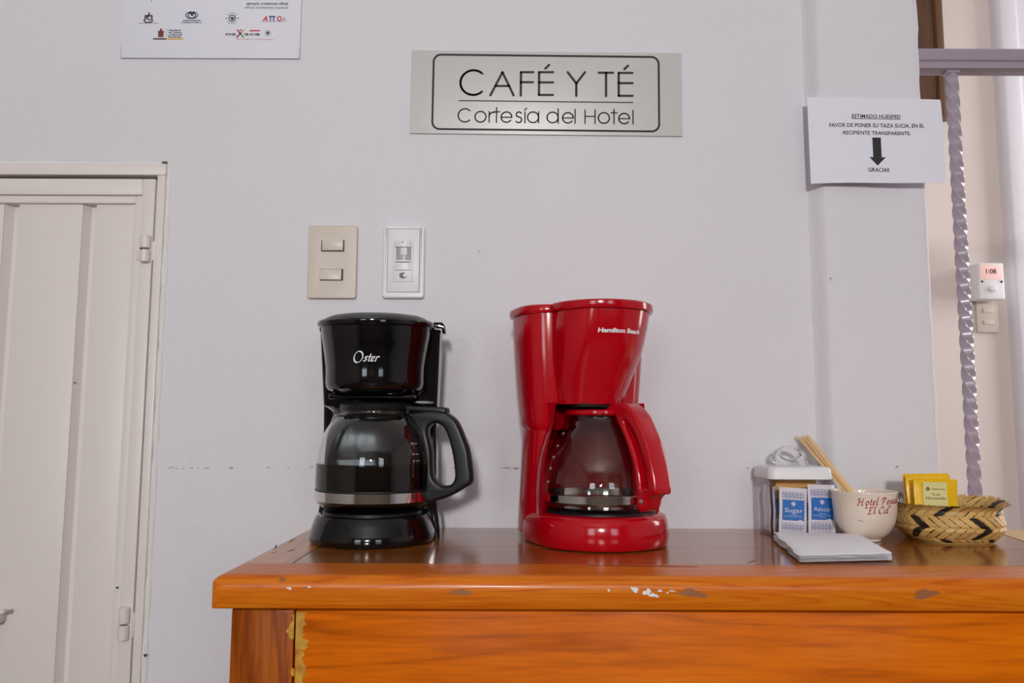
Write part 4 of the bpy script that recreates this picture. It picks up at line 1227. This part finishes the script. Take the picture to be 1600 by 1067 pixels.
def red_carafe():
    z0 = .0505
    rt = empty('coffee_carafe', (rx, RY0, CZ+z0), label='empty glass carafe with a glossy red handle, in the red coffee maker', cat='carafe')
    prof = [(.066, .0005), (.078, .002), (.0845, .006), (.0868, .0115), (.0872, .02), (.0872, .030), (.0865, .040), (.082, .0615), (.0755, .081), (.066, .101), (.0575, .116), (.0505, .1265), (.048, .1325), (.0485, .137)]
    carafe_glass('glass_body', prof, .0022, rt)
    V, F = lathe([(.0874, .0125), (.0884, .013), (.0884, .0232), (.0874, .0238)], 96, closed=True); mobj('steel_band', V, F, M_steel, rt, 30)
    V, F = lathe([(.03, .1365), (.0495, .1365), (.0515, .139), (.0515, .1425), (.049, .1445), (.02, .1455)], 64, True, True); mobj('carafe_lid', V, F, M_red, rt, 30)
    ph = -math.radians(53)
    u = Vector((math.cos(ph), math.sin(ph))); v = Vector((-math.sin(ph), math.cos(ph)))
    outer = [(.03, .1455), (.044, .1525), (.060, .1545), (.074, .150), (.090, .137), (.105, .117), (.117, .093), (.1265, .062), (.131, .0315), (.122, .0275), (.114, .021), (.110, .010), (.104, .0045), (.096, .0035), (.0905, .009), (.0905, .030), (.0895, .041), (.0850, .0625), (.0785, .082), (.069, .102), (.0605, .117), (.0535, .128), (.049, .1365), (.034, .138)]
    hole = [(.1005, .034), (.110, .034), (.1085, .058), (.1005, .084), (.0895, .107), (.078, .123), (.0685, .1285), (.072, .117), (.082, .099), (.0905, .079), (.0965, .059), (.0990, .044)]
    o_ = [(p.x, p.y) for p in spline([(r*.975 if r > .1 else r, z) for r, z in outer], 5, True)]
    h_ = [(p.x, p.y) for p in spline([(r, z) for r, z in hole], 5, True)]
    me = shape2d(o_, [h_], .034, .005, 4)
    remap(me, lambda x, y, z: (u.x*x+v.x*z, u.y*x+v.y*z, y)); weld(me); hnd = meobj('handle', me, M_red, rt, 50)
    # screw on the clamp, facing the viewer's side
    V, F = lathe([(.0032, 0), (.0034, .001), (.0026, .0018), (.0005, .002)], 20, True, True)
    W = []
    for a_, b2, c_ in V:
        x = .1015+a_; y = .0175+b2; z = -.0168-c_
        W.append((u.x*x+v.x*z, u.y*x+v.y*z, y))
    mobj('screw', W, F, M_steel, hnd)
    tab = [(z, r) for r, z in prof]
    for k, z in enumerate((.041, .060, .076, .092, .110)):
        def fm(x, y):
            zz = z+y; r = interp(tab, zz)+.0003; a = math.radians(-64)+x/r
            return (r*math.sin(a), -r*math.cos(a), zz)
        decal('cup_mark', join2d(rect2d(-.0035, -.0003, .0035, .0003), rect2d(-.0004, -.0024, .0004, .0024)), fm, M_white_print, rt)
red_carafe()

# ------------------------------------------------------------------ sugar canister with packets
def rrect(x0, y0, x1, y1, r, z, n=6):
    pts = []
    for (cx, cy, a0) in ((x1-r, y1-r, 0), (x0+r, y1-r, 90), (x0+r, y0+r, 180), (x1-r, y0+r, 270)):
        pts += [(cx+r*math.cos(math.radians(a0+90*i/n)), cy+r*math.sin(math.radians(a0+90*i/n)), z) for i in range(n+1)]
    return pts
CY = 1.262
cx0 = P(1206, 838, CY).x; cx1 = P(1305, 838, CY).x
CW = cx1-cx0; CD = .084
def canister():
    rt = empty('sugar_canister', (cx0, CY, CZ), label='clear square canister with white lid and round clear grip, full of sugar packets', cat='canister')
    t = .0016; H = .0885
    V1 = [rrect(0+a, 0+a, CW-a, CD-a, .010, z) for a, z in ((.002, .0005), (0, .0025), (0, .05), (0, H))]
    V2 = [rrect(t+a, t+a, CW-t-a, CD-t-a, .0085, z) for a, z in ((0, H), (0, .05), (0, .004), (.001, .0026))]
    V, F = loft(V1+V2); mobj('clear_body', V, F, M_acryl, rt, 40)
    V, F = loft([rrect(-.0004, -.0004, CW+.0004, CD+.0004, .0105, z) for z in (H-.003, H-.0015)]+[rrect(.0002, .0002, CW-.0002, CD-.0002, .0105, z) for z in (H-.0015, H-.003)], closed=True)
    mobj('seal_ring', V, F, M_acryl, rt, 40)
    V, F = loft([rrect(.001, .001, CW-.001, CD-.001, .012, H+.0004), rrect(-.002, -.002, CW+.002, CD+.002, .014, H+.0012), rrect(-.0022, -.0022, CW+.0022, CD+.0022, .014, H+.006), rrect(-.0012, -.0012, CW+.0012, CD+.0012, .014, H+.0165), rrect(.001, .001, CW-.001, CD-.001, .013, H+.0192), rrect(.005, .005, CW-.005, CD-.005, .012, H+.0202), rrect(.018, .018, CW-.018, CD-.018, .010, H+.0206)])
    mobj('lid', V, F, M_wp, rt, 40)
    # oval grip standing on the lid
    W = .026; hz = .0325
    o_ = [(-W*.98, 0), (-W, hz*.35)]+[(W*math.cos(a), hz*.42+hz*.58*math.sin(a)) for a in [PI-PI*i/24 for i in range(25)]]+[(W, hz*.35), (W*.98, 0)]
    h_ = [(W*.62*math.cos(a), hz*.58+hz*.25*math.sin(a)) for a in [2*PI*i/30 for i in range(30)]]
    me = shape2d(o_, [h_], .014, .003, 3)
    remap(me, lambda x, y, z: (CW*.465+x, CD*.5+z, H+.0205+y)); weld(me); meobj('grip', me, M_acrylh, rt, 50)
canister()
M_pk = mat('packet_paper', (232, 232, 236), .5, bump=(90, .2, .002))
M_blue = mat('packet_blue', (18, 116, 200), .45)
M_pat = mat('packet_pattern_blue', (120, 136, 186), .5)
M_kraft = mat('kraft_paper', (240, 188, 104), .6, bump=(80, .2, .002))
def pillow(W, H, D, mt, rt, name='paper'):
    n, m_ = 16, 20; V = []; F = []
    for s in (1, -1):
        for j in range(m_+1):
            for i in range(n+1):
                u, v = i/n, j/m_
                g = max(0, min(1, min(u, 1-u)*6))*max(0, min(1, (min(v, 1-v)-.05)*6))
                V.append((u*W-W/2, -s*(D/2*g**.6+.0002)+.0006*math.sin(v*9+u*2), v*H))
    q = (n+1)*(m_+1)
    for j in range(m_):
        for i in range(n):
            a = j*(n+1)+i
            F.append((a, a+1, a+n+2, a+n+1)); F.append((q+a, q+a+n+1, q+a+n+2, q+a+1))
    rim = [i for i in range(n+1)]+[j*(n+1)+n for j in range(1, m_+1)]+[m_*(n+1)+i for i in range(n-1, -1, -1)]+[j*(n+1) for j in range(m_-1, 0, -1)]
    for i, a in enumerate(rim):
        b_ = rim[(i+1) % len(rim)]; F.append((a, b_, b_+q, a+q))
    return mobj(name, V, F, mt, rt, 60)
def sugar_packet(x, y, z, rz, ry, rx_, word, label, small, group=None, W=.0425, H=.078):
    rt = empty('sugar_packet', (x, y, z), rz, label=label, cat='sugar packet', group=group)
    rt.rotation_euler = (rx_, ry, rz)
    pillow(W, H, .003, M_pk, rt)
    f = lambda a, b_: (a, -.0024+.0006*math.sin(b_/H*9), b_)
    k = W*.40
    def bar(z0, z1, m_=8):
        V = []; F = []
        for i in range(m_+1):
            zz = H*(z0+(z1-z0)*i/m_); V += [(-k, zz), (k, zz)]
        for i in range(m_): F.append((2*i, 2*i+1, 2*i+3, 2*i+2))
        return V, F
    decal('blue_field', bar(.30, .74), f, M_blue, rt)
    pl = []
    for zb in (.10, .76):
        for i in range(6):
            cxx = -k+k*2*(i+.5)/6
            pl.append([(cxx+k/6*math.cos(a), H*(zb+.065)+k/6*.95*math.sin(a)) for a in [2*PI*t/10 for t in range(11)]])
            pl.append([(cxx-k/6, H*zb), (cxx+k/6, H*(zb+.13))]); pl.append([(cxx+k/6, H*zb), (cxx-k/6, H*(zb+.13))])
            pl.append([(cxx-k/6, H*(zb)), (cxx-k/6, H*(zb+.14))])
        pl.append([(-k, H*(zb+.14)), (k, H*(zb+.14))])
    decal('pattern_band', strokes2d(pl, (.00024, .00024, 0), 4), f, M_pat, rt)
    f2 = lambda a, b_: (a, -.0027+.0006*math.sin(b_/H*9), b_)
    if word:
        c = H*.655; d = H*.055
        decal('diamond', ([(-d*.95, c), (0, c-d), (d*.95, c), (0, c+d)], [(0, 1, 2, 3)]), f2, M_white_print, rt)
        decal('diamond', ([(-d*.3, c), (0, c-d*.3), (d*.3, c), (0, c+d*.3)], [(0, 1, 2, 3)]), lambda a, b_: (a, -.0029+.0006*math.sin(b_/H*9), b_), M_blue, rt)
        decal('lettering', move2d(text2d(word, .0068, .0, width=k*1.62), 0, H*.475), f2, M_white_print, rt)
        for i, (t, w_) in enumerate(small): decal('small_print', move2d(text2d(t, .0015, .0, width=w_), 0, H*(.415-.035*i)), f2, M_white_print, rt)
R_ = math.radians
sugar_packet(P(1238, 800, CY+.006).x, CY+.008, CZ+.0035, R_(-2), R_(3.5), R_(-3), 'Sugar', 'blue and white sugar packet reading Sugar at the canister front', [('STANDARD', .012), ('ENDULZANTE NATURAL', .028)], H=.0725)
sugar_packet(P(1284, 800, CY+.005).x, CY+.0065, CZ+.0035, R_(1), R_(1.6), R_(-2), 'Azúcar', 'blue and white sugar packet reading Azúcar at the canister front', [('ESTÁNDAR', .012), ('REFINADA BAJA EN CALORIAS', .03), ('NET 5 g', .010)], H=.0775)
GP = 'blank sides of sugar packets packed inside the canister'
LP = 'white sugar packet seen edge on behind the two printed packets'
for (x, y, rz, ry, h_) in ((.0165, .030, 62, 2, .073), (.013, .048, 74, -2, .0755), (.013, .064, 86, 3, .0735), (.055, .022, 4, 1, .066), (.055, .031, -3, -2, .070)):
    sugar_packet(cx0+x, CY+y, CZ+.0035, R_(rz), R_(ry), 0, None, LP, [], GP, W=.034 if x < .02 else .05, H=h_)
for k in range(3):
    rt = empty('sugar_packet', (cx0+.0575, CY+.050+.011*k, CZ+.0035), R_(1.5-k), label='brown kraft sweetener packet standing at the back inside the canister', cat='sugar packet', group='kraft packets at the back of the canister')
    pillow(.066-.002*k, .0825-.0006*k, .006, M_kraft, rt)

# ------------------------------------------------------------------ cup with stirrers
MY = 1.236; mc = P(1362, 843, MY-.02)
M_cer = mat('cream_glaze', (226, 212, 198), .16, coat=.3, var=(26, .25, (214, 194, 176)))
M_crim = mat('crimson_print', (160, 20, 44), .35)
cupo = [(.0205, .0006), (.0225, .001), (.0228, .0045), (.027, .0065), (.0345, .0125), (.0405, .021), (.0448, .032), (.0470, .044), (.0482, .058), (.0492, .0715), (.0494, .0735)]
def cup():
    rt = empty('cup', (mc.x, MY, CZ), label='cream ceramic cup with crimson hotel lettering holding wooden stirrers', cat='cup')
    inn = [(.0490, .0748), (.0478, .0745), (.0468, .0715), (.0458, .058), (.0446, .044), (.0424, .032), (.0380, .022), (.031, .0145), (.02, .0105), (.002, .0098)]
    prof = [(.002, .0022), (.018, .0022)]+cupo+inn
    V, F = lathe([(p.x*.96, p.y) for p in spline(prof, 3)], 96, True, True); mobj('cup_body', V, F, M_cer, rt, 60)
    tab = [(z, r) for r, z in cupo]
    def mk(a0, slope=0.0):
        def f(x, y):
            a = a0+x/.0478
            z = y+slope*(x*x)*0+slope*x; r = interp(tab, z)*.96+.0003
            return (r*math.sin(a), -r*math.cos(a), z)
        return f
    a0 = math.radians(9)
    f = mk(a0, .05)
    decal('lettering', move2d(pen_text('Hotel Posada', .0060, (.17, .05, .7), .18, .12, .074), 0, .0578), f, M_crim, rt)
    decal('lettering', move2d(pen_text('"El Cid"', .0060, (.17, .05, .7), .16, .12, .042), -.006, .0450), f, M_crim, rt)
    decal('glaze_flaw', strokes2d([[(-.038, .0345), (-.034, .0335), (-.029, .0325)]], (.0003, .0003, 0), 6), mk(a0), mat('glaze_flaw_dark', (96, 78, 70), .5), rt)
    # ear-shaped handle at the rear
    pts = [Vector(p) for p in spline([(.047, .060), (.060, .060), (.067, .050), (.064, .037), (.052, .029), (.044, .028)], 6)]
    rings = []
    ah = R_(118)
    for i, p in enumerate(pts):
        t = (pts[min(i+1, len(pts)-1)]-pts[max(i-1, 0)]).normalized(); nv = Vector((-t.y, t.x))
        ring = []
        for k in range(12):
            b_ = 2*PI*k/12; rr_ = p.x+nv.x*.0032*math.cos(b_); zz = p.y+nv.y*.0032*math.cos(b_); s_ = .0048*math.sin(b_)
            ring.append((rr_*math.cos(ah)-s_*math.sin(ah), rr_*math.sin(ah)+s_*math.cos(ah), zz))
        rings.append(ring)
    V, F = loft(rings); mobj('cup_handle', V, F, M_cer, rt, 60)
cup()
M_stick = wood('birch_stick', 2, (214, 168, 112), (234, 196, 146), (244, 216, 174), ring=20, rough=.55, coat=0)
def stick(b_, t, lab, roll):
    b_ = Vector(b_); t = Vector(t); d = t-b_; L = d.length
    bm = bmesh.new(); bbox(bm, (-.0028, -.0008, .0028), (.0028, .0008, L-.0028), 0)
    me = shape2d([(.0035*math.cos(a), .0035*math.sin(a)) for a in [PI+PI*i/8 for i in range(9)]]+[(.0035*math.cos(a), L+.0035*math.sin(a)) for a in [PI*i/8 for i in range(9)]], [], .0017, .0003, 1)
    bm.free()
    remap(me, lambda x, y, z: (x, z, y)); weld(me)
    o = meobj('wooden_stirrer', me, M_stick, None, 40)
    q = d.to_track_quat('Z', 'Y')
    o.rotation_mode = 'QUATERNION'
    from mathutils import Quaternion
    o.rotation_quaternion = q @ Quaternion((0, 0, 1), roll)
    o.location = b_
    tag(o, lab, 'stirrer', 'wooden stirrers in the cup')
for (dx, dz, w_, rl, lab) in ((0, 0, 0, .4, 'flat wooden stirrer in the cup, lowest left of the leaning bunch'), (.0055, -.003, .003, .1, 'flat wooden stirrer in the cup, second from the left of the bunch'), (.010, .000, .005, .3, 'flat wooden stirrer in the cup, third from the left of the bunch'), (.0165, .001, .008, -.2, 'flat wooden stirrer in the cup, uppermost right of the bunch')):
    t = P(1247, 683, 1.352)
    stick((mc.x+.017+w_*.3, 1.222, CZ+.0125+w_*.5), (t.x+dx, 1.352-w_*.2, t.z+dz), lab, rl)

# ------------------------------------------------------------------ folded paper napkins
M_nap = mat('paper_napkin', (247, 247, 251), .8, bump=(260, .5, .002))
def napkin(z0, corners, th, lab, sd, plies=2):
    cs = [G(px, py, CZ+z0+th) for px, py in corners]        # BL, BR, FR, FL
    c0 = sum(cs, Vector())/4
    rt = empty('paper_napkin', (c0.x, c0.y, CZ+z0), label=lab, cat='napkin', group='folded napkins in front of the canister')
    bl, br, fr, fl = [Vector((p.x-c0.x, p.y-c0.y, 0)) for p in cs]
    for k in range(plies):
        n, m_ = 36, 24; V = []; F = []; t = th/plies; zb = t*k+.0002
        def pos(u, v, s):
            p = (fl*(1-u)+fr*u)*(1-v)+(bl*(1-u)+br*u)*v
            bow = Vector((0, 1, 0))*(.006*math.sin(u*PI)*v)
            e = max(0, min(1, min(u, 1-u, v, 1-v)*16))
            half = t*.46*(e**.5)
            w_ = .0014*noise.noise(Vector((u*4+sd, v*4, k*3)))+.0006*noise.noise(Vector((u*11+sd, v*12, k*3)))
            lift = (.0035*max(0, .14-u)*7*v if k == plies-1 else 0)*1.0
            edge = .0022*noise.noise(Vector((u*5, v*5, sd+k)))
            return (p.x+bow.x+edge*(1-e)*2, p.y+bow.y+edge*(1-e)*2, zb+t/2+s*half+w_*(1 if k else .3)*e+lift*.3)
        for s in (1, -1):
            for j in range(m_+1):
                for i in range(n+1): V.append(pos(i/n, j/m_, s))
        q = (n+1)*(m_+1)
        for j in range(m_):
            for i in range(n):
                a = j*(n+1)+i
                F.append((a, a+1, a+n+2, a+n+1)); F.append((q+a, q+a+n+1, q+a+n+2, q+a+1))
        rim = [i for i in range(n+1)]+[j*(n+1)+n for j in range(1, m_+1)]+[m_*(n+1)+i for i in range(n-1, -1, -1)]+[j*(n+1) for j in range(m_-1, 0, -1)]
        for i, a in enumerate(rim):
            b_ = rim[(i+1) % len(rim)]; F.append((a, b_, b_+q, a+q))
        mobj('ply', V, F, M_nap, rt, 70)
napkin(.0003, ((1207, 838), (1345, 838), (1397, 870), (1250, 873)), .0055, 'folded white paper napkin, lower of the two in front of the canister', 1)
napkin(.0060, ((1208, 831), (1342, 833), (1396, 864), (1249, 867)), .0055, 'folded white paper napkin, upper of the two in front of the canister', 5)

# ------------------------------------------------------------------ woven basket
KY = 1.247; kc = P(1484, 846, KY)
M_palm = mat('palm_strip', (216, 178, 108), .5, bump=(300, .3, .001), var=(40, .55, (190, 146, 78)))
M_palm2 = mat('palm_strip_darker', (196, 152, 84), .5, bump=(300, .3, .001), var=(40, .55, (222, 186, 122)))
M_palmk = mat('black_palm_strip', (34, 26, 24), .45)
def basket():
    rt = empty('woven_basket', (kc.x, KY, CZ), label='small woven palm basket with black strips holding yellow tea packets', cat='basket')
    rtab = [(0, .0560), (.15, .0640), (.35, .0745), (.5, .0765), (.7, .0755), (.82, .0735), (.92, .0775), (1.0, .0835), (1.1, .088)]
    ztab = [(0, .0022), (.15, .008), (.35, .020), (.5, .029), (.7, .041), (.82, .0490), (.92, .0550), (1.0, .0590), (1.1, .0615)]
    def surf(u, v, off=0.0):
        r = interp(rtab, v)*.975+off; z = interp(ztab, v)
        e = 1-.38*max(0, 1-v/.6)
        sq = (abs(math.cos(u))**(2/e)+abs(math.sin(u))**(2/e))**(-e/2) if e < 1 else 1
        k = min(1, sq) if v > .6 else sq
        wob = 1+.02*math.sin(2*u+1)+.012*math.sin(3*u)
        flare = max(0, v-.8)*5
        x = r*k*wob*math.cos(u)-.001*flare*max(0, math.cos(u))
        y = r*k*wob*math.sin(u)*.96
        z += flare*(.0045*math.sin(u)+.0015*math.sin(3*u+1))*.8
        return Vector((x, y, z))
    N = 34; D = 2*PI/N
    def over(fam, d):
        # which family is on top at crossing row d
        b_ = 0 if d < 1.5 else 1 if d < 4.5 else 0 if d < 7.5 else 1
        return (b_ == 1) == (fam == 0)
    def strip(fam, i):
        sgn = 1 if fam == 0 else -1
        V = []; F = []; hw = D*.42
        ns = 34; tipv = 1.05+.05*random.random(); vs = [tipv*k/ns for k in range(ns+1)]
        for k, v in enumerate(vs):
            u = i*D+sgn*v*1.0
            row = 2*v/D
            off = 0
            for q in (-.5, 0, .5): off += (1 if over(fam, row+q) else -1)/3
            tp = 1.0
            if v > 1.0: tp = max(.12, 1-(v-1.0)/(tipv-1)*.9)
            if v < .02: off = off*.5
            o1 = .0013*off
            for (e, h_) in ((-1, -.00035), (-1, .00035), (0, .00065), (1, .00035), (1, -.00035)):
                p = surf(u+e*hw*tp*.98, v, o1+h_)
                V.append(p)
        for k in range(ns):
            for c in range(5):
                c2 = (c+1) % 5
                F.append((k*5+c, k*5+c2, (k+1)*5+c2, (k+1)*5+c))
        F.append((0, 1, 2, 3, 4)); F.append(tuple(ns*5+c for c in (4, 3, 2, 1, 0)))
        blk = (fam == 0 and i % 7 == 4) or (fam == 1 and i % 6 == 5)
        o = mobj('palm_strip', V, F, M_palmk if blk else (M_palm2 if (i*7+fam*3) % 5 < 2 else M_palm), rt, 40)
        if blk: tag(o, 'black palm strip')
    for i in range(N):
        strip(0, i); strip(1, i)
    # dark sheet behind the strips paints shade into the gaps; then the floor
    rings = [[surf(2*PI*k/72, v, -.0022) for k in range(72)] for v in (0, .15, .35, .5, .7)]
    V, F = loft(rings, True, False); mobj('gap_shade', V, F, mat('palm_shadow_core', (70, 46, 22), .8), rt, 60)
    V, F = loft([[surf(2*PI*k/72, 0, -.001)-Vector((0, 0, .0018)) for k in range(72)], [surf(2*PI*k/72, 0, 0) for k in range(72)]]); mobj('basket_floor', V, F, M_palm, rt, 40)
basket()
M_tea = mat('yellow_foil', (236, 186, 8), .28, bump=(24, .5, .003), coat=.2)
M_tealab = mat('cream_tea_label', (222, 212, 150), .35)
M_teag = mat('tea_green', (34, 86, 34), .5)
def tea(x, y, z, W, H, rx_, ry, rz, lab, printed):
    rt = empty('tea_packet', (x, y, z), label=lab, cat='tea packet', group='yellow tea packets in the basket')
    rt.rotation_euler = (rx_, ry, rz)
    pillow(W, H, .0045, M_tea, rt, 'foil')
    if printed:
        f = lambda a, b_: (a, -.0031+.0006*math.sin(b_/H*9+.4), b_)
        n = 12; V = []; F = []
        for i in range(n+1): V += [(-W*.31, H*(.04+.9*i/n)), (W*.24, H*(.04+.9*i/n))]
        for i in range(n): F.append((2*i, 2*i+1, 2*i+3, 2*i+2))
        decal('label', (V, F), f, M_tealab, rt)
        f2 = lambda a, b_: (a, -.0034+.0006*math.sin(b_/H*9+.4), b_)
        c = H*.815; d = .0034
        decal('emblem', ([(-W*.2-d, c), (-W*.2, c-d), (-W*.2+d, c), (-W*.2, c+d), (-W*.2-d*.35, c), (-W*.2, c-d*.35), (-W*.2+d*.35, c), (-W*.2, c+d*.35)], [(0, 1, 5, 4), (1, 2, 6, 5), (2, 3, 7, 6), (3, 0, 4, 7)]), f2, M_teag, rt)
        decal('lettering', move2d(text2d("Therbal's Tea", .0021, .03, width=.020), W*.04, c-.001), f2, M_teag, rt)
        decal('lettering', move2d(text2d('Té de', .0036, .0, width=.0125), -W*.03, H*.70), f2, M_ink, rt)
        decal('lettering', move2d(text2d('Manzanilla', .0038, .0, width=.030), -W*.03, H*.63), f2, M_ink, rt)
tt = P(1459, 748, 1.222)
tea(tt.x-.0005, 1.218, CZ+.012, .0665, tt.z-CZ-.012, R_(-2), R_(1.4), R_(1), 'yellow tea packet with cream label, frontmost in the woven basket', True)
tt = P(1452, 742, 1.236)
tea(tt.x, 1.236, CZ+.012, .0665, tt.z-CZ-.012, R_(-2), R_(-1.0), R_(-2), 'plain yellow tea packet just behind the labelled one', False)
tt = P(1450, 740, 1.252)
tea(tt.x-.0005, 1.252, CZ+.012, .070, tt.z-CZ-.012, R_(-3), R_(-1.2), R_(1), 'plain yellow tea packet, rearmost in the woven basket', False)
